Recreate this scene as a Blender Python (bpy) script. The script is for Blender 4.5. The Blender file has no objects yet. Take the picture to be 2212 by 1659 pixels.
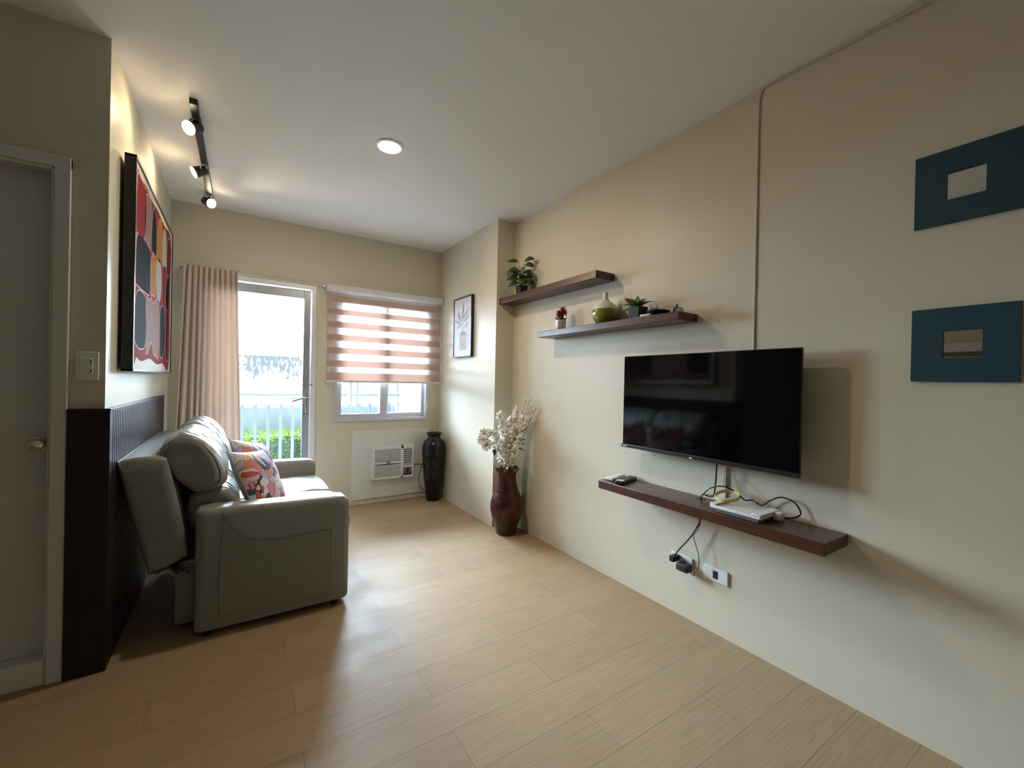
import bpy, bmesh, math, random
from mathutils import Vector, Matrix, noise, Euler
random.seed(7)
S = bpy.context.scene
C = S.collection
# ------------------------------------------------------------------ camera
cam = bpy.data.cameras.new('camera'); co = bpy.data.objects.new('camera', cam); C.objects.link(co)
cam.sensor_width = 36; cam.lens = 911.76 / 2212 * 36; cam.clip_start = .02; cam.clip_end = 200
R_ = Vector((0.83789, -0.54542, 0.02138)).normalized()
F_ = Vector((0.54559, 0.83804, -0.00313)).normalized()
U_ = R_.cross(F_).normalized()
co.matrix_world = Matrix(((R_.x, U_.x, -F_.x, 0), (R_.y, U_.y, -F_.y, 0), (R_.z, U_.z, -F_.z, 1.23), (0, 0, 0, 1)))
S.camera = co
# ------------------------------------------------------------------ world, colour
w = bpy.data.worlds.new('sky'); S.world = w; w.use_nodes = True
# hazy bright sky: the sun sits behind thin cloud in front of the building, to the left
wn = w.node_tree.nodes; wl = w.node_tree.links; bgn = wn['Background']
SKY_BASE, SKY_GLOW, SKY_DIR, SKY_POW = 1.5, 92.0, (-.03, .90, .38), 5.0
tcw = wn.new('ShaderNodeTexCoord'); dt = wn.new('ShaderNodeVectorMath'); dt.operation = 'DOT_PRODUCT'
dt.inputs[1].default_value = Vector(SKY_DIR).normalized(); wl.new(tcw.outputs['Generated'], dt.inputs[0])
mxw = wn.new('ShaderNodeMath'); mxw.operation = 'MAXIMUM'; mxw.inputs[1].default_value = 0; wl.new(dt.outputs['Value'], mxw.inputs[0])
pw_ = wn.new('ShaderNodeMath'); pw_.operation = 'POWER'; pw_.inputs[1].default_value = SKY_POW; wl.new(mxw.outputs[0], pw_.inputs[0])
ma_ = wn.new('ShaderNodeMath'); ma_.operation = 'MULTIPLY_ADD'; ma_.inputs[1].default_value = SKY_GLOW; ma_.inputs[2].default_value = SKY_BASE; wl.new(pw_.outputs[0], ma_.inputs[0])
bgn.inputs[0].default_value = (0.66, 0.83, 1.0, 1); wl.new(ma_.outputs[0], bgn.inputs[1])
S.view_settings.view_transform = 'Standard'; S.view_settings.look = 'None'
S.view_settings.gamma = 1; S.view_settings.use_curve_mapping = False
S.view_settings.exposure = 0.74
# room numbers (metres)
XR, XP, YP, YF, XL, YL, H = 2.018, 1.837, 3.09, 4.278, -0.46, 2.396, 2.622
XB, YB = -2.3, -3.6
PI = math.pi

def portal(name, loc, sx, sy):
    l = bpy.data.lights.new(name, 'AREA'); l.shape = 'RECTANGLE'; l.size = sx; l.size_y = sy
    l.cycles.is_portal = True
    o = bpy.data.objects.new(name, l); o.location = loc; o.rotation_euler = (-PI/2, 0, 0)   # faces -Y, into the room
    C.objects.link(o)
portal('door_daylight', (0.16, YF+.16, 1.05), .88, 2.1)
portal('window_daylight', (1.24, YF+.16, 1.42), .96, 1.22)
WARM = (1.0, .74, .45)
DOWN_W = 9

# ------------------------------------------------------------------ materials
def nt(name):
    m = bpy.data.materials.new(name); m.use_nodes = True
    n = m.node_tree.nodes; l = m.node_tree.links
    return m, n, l, n['Principled BSDF']
def P(name, col, rough=.5, metal=0., bump=0., bscale=60., var=0., vscale=4., spec=.5, coat=0., sheen=0., stretch=None, rvar=0.):
    m, n, l, b = nt(name)
    b.inputs['Base Color'].default_value = (*col, 1); b.inputs['Roughness'].default_value = rough
    b.inputs['Metallic'].default_value = metal; b.inputs['Specular IOR Level'].default_value = spec
    b.inputs['Coat Weight'].default_value = coat; b.inputs['Sheen Weight'].default_value = sheen
    tc = n.new('ShaderNodeTexCoord'); src = tc.outputs['Object']
    if stretch:
        mp = n.new('ShaderNodeMapping'); mp.inputs['Scale'].default_value = stretch; l.new(src, mp.inputs[0]); src = mp.outputs[0]
    if var:
        t = n.new('ShaderNodeTexNoise'); t.inputs['Scale'].default_value = vscale; t.inputs['Detail'].default_value = 5; l.new(src, t.inputs[0])
        r = n.new('ShaderNodeValToRGB'); r.color_ramp.elements[0].position = .3; r.color_ramp.elements[1].position = .7
        r.color_ramp.elements[0].color = (*[c*(1-var) for c in col], 1); r.color_ramp.elements[1].color = (*[min(1, c*(1+var)) for c in col], 1)
        l.new(t.outputs[0], r.inputs[0]); l.new(r.outputs[0], b.inputs['Base Color'])
    if rvar:
        t3 = n.new('ShaderNodeTexNoise'); t3.inputs['Scale'].default_value = vscale*2; l.new(src, t3.inputs[0])
        mr = n.new('ShaderNodeMapRange'); mr.inputs['To Min'].default_value = rough-rvar; mr.inputs['To Max'].default_value = rough+rvar
        l.new(t3.outputs[0], mr.inputs[0]); l.new(mr.outputs[0], b.inputs['Roughness'])
    if bump:
        t2 = n.new('ShaderNodeTexNoise'); t2.inputs['Scale'].default_value = bscale; t2.inputs['Detail'].default_value = 4; l.new(src, t2.inputs[0])
        bp = n.new('ShaderNodeBump'); bp.inputs['Strength'].default_value = bump; bp.inputs['Distance'].default_value = .01
        l.new(t2.outputs[0], bp.inputs['Height']); l.new(bp.outputs[0], b.inputs['Normal'])
    return m
def EMIT(name, col, s):
    m, n, l, b = nt(name)
    b.inputs['Base Color'].default_value = (*col, 1); b.inputs['Emission Color'].default_value = (*col, 1); b.inputs['Emission Strength'].default_value = s
    return m
M = {}
M['wall'] = P('cream_paint', (.65, .60, .475), .42, bump=.12, bscale=22, var=.015, vscale=1.5, spec=.4)
M['ceiling'] = P('ceiling_paint', (.88, .875, .865), .55, bump=.05, bscale=40)
M['white'] = P('white_paint', (.72, .71, .70), .35, bump=.05, bscale=30)
M['trimcream'] = P('cream_trim', (.66, .56, .44), .35)
M['doorwhite'] = P('door_paint', (.64, .63, .63), .42, bump=.06, bscale=30)
M['alu'] = P('aluminium', (.60, .61, .65), .35, metal=.25, var=.04, vscale=8, stretch=(1, 1, 20))
M['aluwhite'] = P('white_aluminium', (.78, .78, .80), .35, metal=.1)
M['alugrey'] = P('grey_aluminium', (.40, .41, .45), .33, metal=.5)
M['chrome'] = P('satin_steel', (.66, .64, .61), .2, metal=1.)
M['black'] = P('black_satin', (.012, .012, .012), .4)
M['blackplastic'] = P('black_plastic', (.015, .015, .016), .45, bump=.05, bscale=200)
M['whiteplastic'] = P('white_plastic', (.76, .76, .76), .35)
M['greyplastic'] = P('grey_plastic', (.16, .16, .17), .4)
M['darkgrey'] = P('charcoal_plastic', (.05, .05, .055), .5)
M['screen'] = P('screen_glass', (.002, .002, .0025), .06, spec=.32)
M['bezel'] = P('tv_bezel', (.02, .02, .021), .3)
M['walnut'] = P('walnut_lacquer', (.075, .028, .016), .3, var=.25, vscale=6, stretch=(6, 1, 14), bump=.05, bscale=12)
M['wains'] = P('dark_mahogany', (.017, .006, .006), .42, spec=.35, var=.25, vscale=5, stretch=(6, 6, 1), bump=.04, bscale=20)
M['leather'] = P('grey_leather', (.25, .245, .225), .40, bump=.10, bscale=260, var=.05, vscale=5, spec=.55, rvar=.06)
M['leather_seam'] = P('leather_seam', (.16, .15, .13), .5)
M['sofacloth'] = P('sofa_dust_cloth', (.30, .30, .29), .8, bump=.3, bscale=150)
M['pillowback'] = P('grey_pillow_back', (.36, .34, .29), .85, bump=.2, bscale=250)
M['jar'] = P('black_glaze', (.008, .006, .006), .25, spec=.35, coat=.05, var=.3, vscale=10, bump=.06, bscale=14)
M['redvase'] = P('oxblood_glaze', (.055, .010, .008), .26, spec=.4, coat=.15, var=.5, vscale=9, bump=.08, bscale=18)
M['blossom'] = P('cream_blossom', (.90, .88, .82), .7, var=.03, vscale=60)
M['stem'] = P('brown_stem', (.16, .12, .07), .7)
M['darkleaf'] = P('dark_leaf', (.03, .06, .022), .45, var=.3, vscale=40)
M['leaf'] = P('green_leaf', (.085, .15, .03), .4, var=.3, vscale=30)
M['red'] = P('red_flower', (.38, .012, .022), .6, var=.2, vscale=40)
M['mugwhite'] = P('white_ceramic', (.70, .67, .62), .3, coat=.3)
M['ink'] = P('black_ink', (.01, .01, .01), .6)
M['olive'] = P('olive_glaze', (.20, .22, .018), .15, coat=.6, var=.12, vscale=20)
M['creamglaze'] = P('cream_glaze', (.74, .71, .65), .4)
M['pot'] = P('black_pot', (.010, .010, .012), .4, spec=.3)
M['soil'] = P('dark_soil', (.02, .014, .01), .95, bump=.6, bscale=90)
M['teal'] = P('teal_paint', (.013, .052, .075), .5, bump=.05, bscale=80)
M['mirror'] = P('mirror_silver', (.86, .86, .86), .02, metal=1.)
M['paper'] = P('art_paper', (.72, .71, .74), .7)
M['canvas'] = P('canvas_white', (.56, .54, .49), .85, spec=.15, bump=.05, bscale=400)
M['yellow'] = P('yellow_cable', (.62, .50, .19), .4)
M['creamcable'] = P('cream_cable', (.55, .50, .38), .5)
M['cordcable'] = P('painted_cable', (.52, .47, .36), .5)
M['concrete'] = P('balcony_tile', (.5, .5, .5), .7, var=.08, vscale=5)
M['railing'] = P('railing_paint', (.13, .14, .17), .45)
M['railingpale'] = P('railing_pale', (.40, .41, .45), .45)
M['palegreen'] = P('pale_green_render', (.36, .41, .40), .8, var=.05, vscale=3)
M['grass'] = P('ground_soil', (.10, .13, .05), .9, var=.3, vscale=8)
M['hedge'] = P('hedge_leaf', (.085, .15, .07), .6, var=.5, vscale=18)
M['hedgenew'] = P('hedge_new_leaf', (.24, .40, .02), .55, var=.3, vscale=18)
M['lens'] = EMIT('lamp_lens', (1.0, .80, .52), 22)
M['diffuser'] = EMIT('lamp_diffuser', (1.0, .90, .72), 9)
M['led'] = EMIT('led_dot', (1, 1, 1), 1.2)

def glass():
    m, n, l, b = nt('window_glass'); n.remove(b)
    t = n.new('ShaderNodeBsdfTransparent'); t.inputs[0].default_value = (.97, .985, .99, 1)
    g = n.new('ShaderNodeBsdfGlossy'); g.inputs['Roughness'].default_value = .02
    f = n.new('ShaderNodeFresnel'); f.inputs[0].default_value = 1.45
    mx = n.new('ShaderNodeMixShader'); l.new(f.outputs[0], mx.inputs[0]); l.new(t.outputs[0], mx.inputs[1]); l.new(g.outputs[0], mx.inputs[2])
    l.new(mx.outputs[0], n['Material Output'].inputs[0]); return m
M['glass'] = glass()
def fabric(name, col, transp, transl):
    m, n, l, b = nt(name); n.remove(b)
    d = n.new('ShaderNodeBsdfDiffuse'); d.inputs[0].default_value = (*col, 1)
    tl = n.new('ShaderNodeBsdfTranslucent'); tl.inputs[0].default_value = (*transl[1], 1)
    tp = n.new('ShaderNodeBsdfTransparent')
    a = n.new('ShaderNodeMixShader'); a.inputs[0].default_value = transl[0]; l.new(d.outputs[0], a.inputs[1]); l.new(tl.outputs[0], a.inputs[2])
    c = n.new('ShaderNodeMixShader'); c.inputs[0].default_value = transp; l.new(a.outputs[0], c.inputs[1]); l.new(tp.outputs[0], c.inputs[2])
    l.new(c.outputs[0], n['Material Output'].inputs[0]); return m
M['curtain'] = fabric('linen_curtain', (.84, .74, .66), .0, (.20, (.72, .62, .55)))
M['stripe'] = fabric('blind_woven_stripe', (.50, .36, .30), .0, (.07, (.80, .44, .34)))
M['sheer'] = fabric('blind_sheer_stripe', (.60, .50, .44), .50, (.4, (.8, .7, .65)))

def floor_mat():
    m, n, l, b = nt('pale_oak_planks')
    tc = n.new('ShaderNodeTexCoord')
    mp = n.new('ShaderNodeMapping'); l.new(tc.outputs['Object'], mp.inputs[0])
    # rows run along X; brick rows are .1815 deep, planks .913 long, half offset
    rowh, bw = .1815, .913
    br = n.new('ShaderNodeTexBrick'); l.new(mp.outputs[0], br.inputs['Vector'])
    mp.inputs['Location'].default_value = (-(.657 - bw), -(.98 - 9*rowh - rowh), 0)   # shift set below
    br.inputs['Scale'].default_value = 1; br.inputs['Brick Width'].default_value = bw; br.inputs['Row Height'].default_value = rowh
    br.offset = .5; br.offset_frequency = 2; br.inputs['Mortar Size'].default_value = .0011; br.inputs['Mortar Smooth'].default_value = .3
    br.inputs['Bias'].default_value = 0
    br.inputs['Color1'].default_value = (.35, .242, .140, 1); br.inputs['Color2'].default_value = (.39, .275, .162, 1); br.inputs['Mortar'].default_value = (.19, .13, .085, 1)
    g = n.new('ShaderNodeMapping'); g.inputs['Scale'].default_value = (3.5, 90, 1); l.new(tc.outputs['Object'], g.inputs[0])
    t = n.new('ShaderNodeTexNoise'); t.inputs['Scale'].default_value = 1.6; t.inputs['Detail'].default_value = 6; t.inputs['Distortion'].default_value = .6; l.new(g.outputs[0], t.inputs[0])
    r = n.new('ShaderNodeValToRGB'); r.color_ramp.elements[0].position = .32; r.color_ramp.elements[0].color = (.80, .77, .74, 1); r.color_ramp.elements[1].position = .6; r.color_ramp.elements[1].color = (1, 1, 1, 1)
    l.new(t.outputs[0], r.inputs[0])
    mx = n.new('ShaderNodeMixRGB'); mx.blend_type = 'MULTIPLY'; mx.inputs[0].default_value = .8
    l.new(br.outputs['Color'], mx.inputs[1]); l.new(r.outputs[0], mx.inputs[2]); l.new(mx.outputs[0], b.inputs['Base Color'])
    # scuffs in the finish
    s = n.new('ShaderNodeTexNoise'); s.inputs['Scale'].default_value = 5; s.inputs['Detail'].default_value = 8; l.new(tc.outputs['Object'], s.inputs[0])
    rr = n.new('ShaderNodeMapRange'); rr.inputs['From Min'].default_value = .3; rr.inputs['From Max'].default_value = .7; rr.inputs['To Min'].default_value = .40; rr.inputs['To Max'].default_value = .52
    l.new(s.outputs[0], rr.inputs[0]); l.new(rr.outputs[0], b.inputs['Roughness'])
    ad = n.new('ShaderNodeMath'); ad.operation = 'MULTIPLY_ADD'; ad.inputs[1].default_value = -.6; l.new(br.outputs['Fac'], ad.inputs[0]); l.new(t.outputs[0], ad.inputs[2])
    bp = n.new('ShaderNodeBump'); bp.inputs['Strength'].default_value = .22; bp.inputs['Distance'].default_value = .002
    l.new(ad.outputs[0], bp.inputs['Height']); l.new(bp.outputs[0], b.inputs['Normal'])
    b.inputs['Specular IOR Level'].default_value = .28
    return m
M['floor'] = floor_mat()
def quilt():
    m = P('quilted_leather', (.25, .245, .225), .42, spec=.5); n = m.node_tree.nodes; l = m.node_tree.links; b = n['Principled BSDF']
    tc = n.new('ShaderNodeTexCoord'); hs = []
    for a in (1, -1):
        sx = n.new('ShaderNodeSeparateXYZ'); l.new(tc.outputs['Object'], sx.inputs[0])
        m1 = n.new('ShaderNodeMath'); m1.operation = 'MULTIPLY_ADD'; m1.inputs[1].default_value = a*1.0; l.new(sx.outputs['X'], m1.inputs[0]); l.new(sx.outputs['Z'], m1.inputs[2])
        m2 = n.new('ShaderNodeMath'); m2.operation = 'PINGPONG'; m2.inputs[1].default_value = .034; l.new(m1.outputs[0], m2.inputs[0])
        m3 = n.new('ShaderNodeMapRange'); m3.inputs['From Max'].default_value = .008; l.new(m2.outputs[0], m3.inputs[0]); m3.interpolation_type = 'SMOOTHSTEP'
        hs.append(m3)
    mu = n.new('ShaderNodeMath'); mu.operation = 'MULTIPLY'; l.new(hs[0].outputs[0], mu.inputs[0]); l.new(hs[1].outputs[0], mu.inputs[1])
    bp = n.new('ShaderNodeBump'); bp.inputs['Strength'].default_value = .35; bp.inputs['Distance'].default_value = .003; l.new(mu.outputs[0], bp.inputs['Height']); l.new(bp.outputs[0], b.inputs['Normal'])
    return m
M['quilt'] = quilt()
def print_mat():
    m, n, l, b = nt('printed_cotton'); b.inputs['Roughness'].default_value = .75
    tc = n.new('ShaderNodeTexCoord')
    ns = n.new('ShaderNodeTexNoise'); ns.inputs['Scale'].default_value = 7; l.new(tc.outputs['Object'], ns.inputs[0])
    ad = n.new('ShaderNodeMixRGB'); ad.blend_type = 'ADD'; ad.inputs[0].default_value = .13; l.new(tc.outputs['Object'], ad.inputs[1]); l.new(ns.outputs['Color'], ad.inputs[2])
    v = n.new('ShaderNodeTexVoronoi'); v.inputs['Scale'].default_value = 21; l.new(ad.outputs[0], v.inputs[0])
    sep = n.new('ShaderNodeSeparateColor'); l.new(v.outputs['Color'], sep.inputs[0])
    r = n.new('ShaderNodeValToRGB'); r.color_ramp.interpolation = 'CONSTANT'
    cols = [(.60, .38, .42), (.62, .50, .42), (.52, .07, .04), (.58, .20, .24), (.06, .10, .32), (.64, .58, .55), (.62, .35, .05), (.42, .55, .58), (.03, .06, .05), (.60, .18, .10), (.58, .46, .50), (.35, .35, .52)]
    e = r.color_ramp.elements
    e[0].color = (*cols[0], 1); e[1].position = 1/12; e[1].color = (*cols[1], 1)
    for i in range(2, 12): x = e.new(i/12); x.color = (*cols[i], 1)
    l.new(sep.outputs[0], r.inputs[0])
    # dark outlines and dots
    v2 = n.new('ShaderNodeTexVoronoi'); v2.feature = 'DISTANCE_TO_EDGE'; v2.inputs['Scale'].default_value = 21; l.new(ad.outputs[0], v2.inputs[0])
    lt = n.new('ShaderNodeMath'); lt.operation = 'LESS_THAN'; lt.inputs[1].default_value = .035; l.new(v2.outputs[0], lt.inputs[0])
    gt = n.new('ShaderNodeMath'); gt.operation = 'GREATER_THAN'; gt.inputs[1].default_value = .45; l.new(sep.outputs[1], gt.inputs[0])
    an = n.new('ShaderNodeMath'); an.operation = 'MULTIPLY'; l.new(lt.outputs[0], an.inputs[0]); l.new(gt.outputs[0], an.inputs[1])
    dt = n.new('ShaderNodeMath'); dt.operation = 'LESS_THAN'; dt.inputs[1].default_value = .14; l.new(v.outputs['Distance'], dt.inputs[0])
    g2 = n.new('ShaderNodeMath'); g2.operation = 'GREATER_THAN'; g2.inputs[1].default_value = .5; l.new(sep.outputs[2], g2.inputs[0])
    a2 = n.new('ShaderNodeMath'); a2.operation = 'MULTIPLY'; l.new(dt.outputs[0], a2.inputs[0]); l.new(g2.outputs[0], a2.inputs[1])
    mxx = n.new('ShaderNodeMath'); mxx.operation = 'MAXIMUM'; l.new(an.outputs[0], mxx.inputs[0]); l.new(a2.outputs[0], mxx.inputs[1])
    mx = n.new('ShaderNodeMixRGB'); mx.inputs[2].default_value = (.025, .015, .03, 1); l.new(mxx.outputs[0], mx.inputs[0]); l.new(r.outputs[0], mx.inputs[1]); l.new(mx.outputs[0], b.inputs['Base Color'])
    return m
M['print'] = print_mat()
def stained():
    m, n, l, b = nt('stained_white_render'); b.inputs['Roughness'].default_value = .85
    tc = n.new('ShaderNodeTexCoord'); sp = n.new('ShaderNodeSeparateXYZ'); l.new(tc.outputs['Object'], sp.inputs[0])
    mp = n.new('ShaderNodeMapping'); mp.inputs['Scale'].default_value = (1.6, 1, .8); l.new(tc.outputs['Object'], mp.inputs[0])
    t = n.new('ShaderNodeTexNoise'); t.inputs['Scale'].default_value = 7; t.inputs['Detail'].default_value = 6; t.inputs['Distortion'].default_value = 1.6; l.new(mp.outputs[0], t.inputs[0])
    mr = n.new('ShaderNodeMapRange'); mr.inputs['From Min'].default_value = 1.12; mr.inputs['From Max'].default_value = 1.56; mr.inputs['To Min'].default_value = -.16; mr.inputs['To Max'].default_value = .10; l.new(sp.outputs['Z'], mr.inputs[0])
    ad = n.new('ShaderNodeMath'); l.new(t.outputs[0], ad.inputs[0]); l.new(mr.outputs[0], ad.inputs[1])
    r = n.new('ShaderNodeValToRGB'); r.color_ramp.elements[0].position = .50; r.color_ramp.elements[0].color = (.74, .74, .74, 1); r.color_ramp.elements[1].position = .54; r.color_ramp.elements[1].color = (.25, .255, .26, 1)
    l.new(ad.outputs[0], r.inputs[0]); l.new(r.outputs[0], b.inputs['Base Color']); return m
M['stained'] = stained()
M['blockwall'] = P('grey_blue_render', (.15, .18, .24), .9, var=.1, vscale=6, stretch=(1, 2, 12))
M['sidewhite'] = P('side_white_render', (.30, .33, .38), .85, var=.06, vscale=5)

# ------------------------------------------------------------------ mesh helpers (world coordinates unless local)
def B(): return bmesh.new()
def box(bm, lo, hi, mat=0, bev=0.):
    r = bmesh.ops.create_cube(bm, size=1)
    for v in r['verts']:
        v.co = Vector([(lo[i]+hi[i])/2 + v.co[i]*(hi[i]-lo[i]) for i in range(3)])
    fs = set(f for v in r['verts'] for f in v.link_faces)
    for f in fs: f.material_index = mat
    if bev:
        es = set(e for v in r['verts'] for e in v.link_edges)
        bmesh.ops.bevel(bm, geom=list(es), offset=bev, segments=3, profile=.5, affect='EDGES')
def grid_faces(bm, rows, closed=True, caps=True, mat=0):
    V = [[bm.verts.new(p) for p in r] for r in rows]; n = len(V[0])
    for a, b_ in zip(V[:-1], V[1:]):
        for i in range(n if closed else n-1):
            j = (i+1) % n
            f = bm.faces.new((a[i], a[j], b_[j], b_[i])); f.material_index = mat
    if caps and closed:
        for r, fl in ((V[0], True), (V[-1], False)):
            f = bm.faces.new(r[::-1] if fl else r); f.material_index = mat
    return V
def lathe(bm, prof, c, n=48, mat=0, fn=None, caps=True):
    rows = []
    for r, z in prof:
        row = []
        for i in range(n):
            a = 2*PI*i/n; rr, zz = (r, z) if fn is None else fn(r, z, a)
            row.append((c[0]+rr*math.cos(a), c[1]+rr*math.sin(a), c[2]+zz))
        rows.append(row)
    grid_faces(bm, rows, mat=mat, caps=caps)
def catmull(P_, n, closed=False):
    out = []; m = len(P_)
    segs = m if closed else m-1
    for s in range(segs):
        p = [Vector(P_[(s+k-1) % m]) if closed else Vector(P_[min(max(s+k-1, 0), m-1)]) for k in range(4)]
        for i in range(n):
            t = i/n
            out.append(.5*((2*p[1]) + (-p[0]+p[2])*t + (2*p[0]-5*p[1]+4*p[2]-p[3])*t*t + (-p[0]+3*p[1]-3*p[2]+p[3])*t**3))
    if not closed: out.append(Vector(P_[-1]))
    return out
def tube(bm, pts, r, n=8, mat=0, smooth=6, taper=None):
    pts = catmull(pts, smooth) if smooth and len(pts) > 2 else [Vector(p) for p in pts]
    rows = []; up = Vector((0, 0, 1)); prev = None
    for i, p in enumerate(pts):
        d = (pts[min(i+1, len(pts)-1)]-pts[max(i-1, 0)])
        d = d.normalized() if d.length > 1e-9 else Vector((0, 0, 1))
        if prev is None:
            a = d.cross(up)
            if a.length < 1e-3: a = d.cross(Vector((1, 0, 0)))
        else: a = prev - d*prev.dot(d)
        a.normalize(); prev = a; b_ = d.cross(a)
        rr = r if taper is None else r*(1+(taper-1)*i/(len(pts)-1))
        rows.append([p+a*(rr*math.cos(2*PI*k/n))+b_*(rr*math.sin(2*PI*k/n)) for k in range(n)])
    grid_faces(bm, rows, mat=mat)
def cyl(bm, c, ax, r, ln, n=32, mat=0, r2=None):
    ax = Vector(ax).normalized(); c = Vector(c)
    a = ax.orthogonal().normalized(); b_ = ax.cross(a)
    rows = []
    for t, rr in ((0, r), (ln, r if r2 is None else r2)):
        rows.append([c+ax*t+a*(rr*math.cos(2*PI*k/n))+b_*(rr*math.sin(2*PI*k/n)) for k in range(n)])
    grid_faces(bm, rows, mat=mat)
def poly(bm, pts, off, mat=0, smooth=0):
    """flat polygon pts (3D) extruded by vector off"""
    if smooth: pts = catmull(pts, smooth, closed=True)
    off = Vector(off)
    a = [Vector(p) for p in pts]
    grid_faces(bm, [a, [p+off for p in a]], mat=mat)
def leaf(bm, base, d, nrm, L, W, curl=.2, fold=.12, mat=0, n=7, point=1.):
    d = Vector(d).normalized(); nrm = Vector(nrm); nrm = (nrm-d*nrm.dot(d)).normalized(); s = d.cross(nrm)
    prev = None
    for i in range(n+1):
        t = i/n; wv = W*.5*math.sin(PI*min(1, (t**.75)))**.8 if 0 < t < 1 else .0004
        c = Vector(base)+d*(L*t)-nrm*(curl*L*t*t)
        row = [bm.verts.new(c-s*wv+nrm*(fold*wv)), bm.verts.new(c-nrm*.0), bm.verts.new(c+s*wv+nrm*(fold*wv))]
        if prev:
            for k in (0, 1):
                f = bm.faces.new((prev[k], prev[k+1], row[k+1], row[k])); f.material_index = mat
        prev = row

def fin(name, bm, mats, parent=None, smooth=True, bev=0., solid=0., sub=0, local=False, angle=40):
    me = bpy.data.meshes.new(name)
    bmesh.ops.recalc_face_normals(bm, faces=bm.faces)
    if parent is not None and not local:
        o_ = parent
        t = Vector((0, 0, 0))
        while o_ is not None: t += o_.location; o_ = o_.parent
        bmesh.ops.translate(bm, verts=bm.verts, vec=-t)
    bm.to_mesh(me); bm.free()
    o = bpy.data.objects.new(name, me); C.objects.link(o)
    if not isinstance(mats, (list, tuple)): mats = [mats]
    for m in mats: me.materials.append(M[m] if isinstance(m, str) else m)
    if parent is not None: o.parent = parent
    if solid:
        md = o.modifiers.new('solid', 'SOLIDIFY'); md.thickness = solid; md.offset = 0
    if bev:
        md = o.modifiers.new('bevel', 'BEVEL'); md.width = bev; md.segments = 3; md.limit_method = 'ANGLE'; md.angle_limit = math.radians(50)
    if sub:
        md = o.modifiers.new('sub', 'SUBSURF'); md.levels = sub; md.render_levels = sub
    if smooth:
        me.polygons.foreach_set('use_smooth', [True]*len(me.polygons))
        try: me.set_sharp_from_angle(angle=math.radians(angle))
        except Exception: pass
    return o
def tag(o, label, cat, group=None):
    o['label'] = label; o['category'] = cat
    if group: o['group'] = group
    return o
def thing(name, label, cat, loc, group=None):
    o = bpy.data.objects.new(name, None); o.empty_display_size = .05; C.objects.link(o); o.location = loc
    return tag(o, label, cat, group)
def struct(name, bm, m, parent=None, **k):
    k.setdefault('smooth', False)
    o = fin(name, bm, m, parent, **k)
    if parent is None: o['kind'] = 'structure'
    return o
def lab(o, s): o['label'] = s; return o

# ------------------------------------------------------------------ room shell
b = B(); box(b, (XB, YB, -.12), (XR, YF+.15, 0)); struct('floor', b, 'floor')
b = B(); box(b, (XB-.1, YB-.1, H), (XR+.15, YF+.15, H+.12)); struct('ceiling', b, 'ceiling')
b = B(); box(b, (XR, YB-.1, 0), (XR+.15, YF+.15, H)); struct('wall_right', b, 'wall')
b = B(); box(b, (XP, YP, 0), (XR, YF, H)); struct('wall_pillar', b, 'wall')
b = B()                                            # far wall with door and window openings
DX0, DX1, DZ = -.29, .605, 2.09
WX0, WX1, WZ0, WZ1 = .771, 1.712, .82, 2.02
for lo, hi in (((XL-.12, 0), (DX0, H)), ((DX0, DZ), (DX1, H)), ((DX1, 0), (WX0, H)), ((WX0, 0), (WX1, WZ0)), ((WX0, WZ1), (WX1, H)), ((WX1, 0), (XP, H)), ((XP, 0), (XR, H))):
    box(b, (lo[0], YF, lo[1]), (hi[0], YF+.13, hi[1]))
struct('wall_far', b, 'wall')
b = B(); box(b, (XL-.12, YL, 0), (XL, YF, H)); struct('wall_left', b, 'wall')
LD0, LD1, LDZ = -1.42, -.611, 2.04
b = B()
for lo, hi in (((LD1, 0), (XL-.12, H)), ((LD0, LDZ), (LD1, H)), ((XB, 0), (LD0, H))):
    box(b, (lo[0], YL, lo[1]), (hi[0], YL+.12, hi[1]))
struct('wall_entry', b, 'wall')
b = B(); box(b, (XB-.1, YB-.1, 0), (XB, YL+.12, H)); struct('wall_side', b, 'wall')
b = B(); box(b, (XB, YB-.1, 0), (XR, YB, H)); struct('wall_back', b, 'wall')

# inner white door at the left
door = bpy.data.objects.new('door_1', None); C.objects.link(door); door.location = ((LD0+LD1)/2, YL+.05, 0); door['kind'] = 'structure'
b = B(); box(b, (LD0, YL+.055, .10), (LD1, YL+.095, LDZ)); fin('door_leaf', b, 'doorwhite', door, bev=.002)
b = B()
box(b, (LD1-.003, YL-.022, 0), (LD1+.044, YL+.0, LDZ+.044)); box(b, (LD0-.044, YL-.022, 0), (LD0, YL, LDZ+.044)); box(b, (LD0-.044, YL-.0225, LDZ), (LD1+.044, YL-.0005, LDZ+.045))
box(b, (LD1-.012, YL-.015, 0), (LD1+.001, YL+.1, LDZ)); box(b, (LD0-.001, YL-.015, 0), (LD0+.012, YL+.1, LDZ)); box(b, (LD0, YL-.015, LDZ-.012), (LD1, YL+.1, LDZ+.001))
fin('door_frame', b, 'doorwhite', door, bev=.003)
b = B(); box(b, (LD0+.012, YL-.012, 0), (LD1-.012, YL+.1, .098)); fin('door_sill', b, 'white', door, bev=.003)
b = B(); cyl(b, (-.655, YL+.055, .948), (0, -1, 0), .027, .008); cyl(b, (-.655, YL+.05, .948), (0, -1, 0), .011, .04)
lathe_pts = [(.009, 0), (.020, .006), (.027, .018), (.027, .030), (.020, .042), (.008, .047)]
rows = []
for r_, z_ in lathe_pts: rows.append([(-.655+r_*1.05*math.cos(2*PI*k/24), YL+.016-z_, .948+r_*.85*math.sin(2*PI*k/24)) for k in range(24)])
grid_faces(b, rows); lab(fin('door_knob', b, 'chrome', door), 'oval satin steel door knob')

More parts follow.
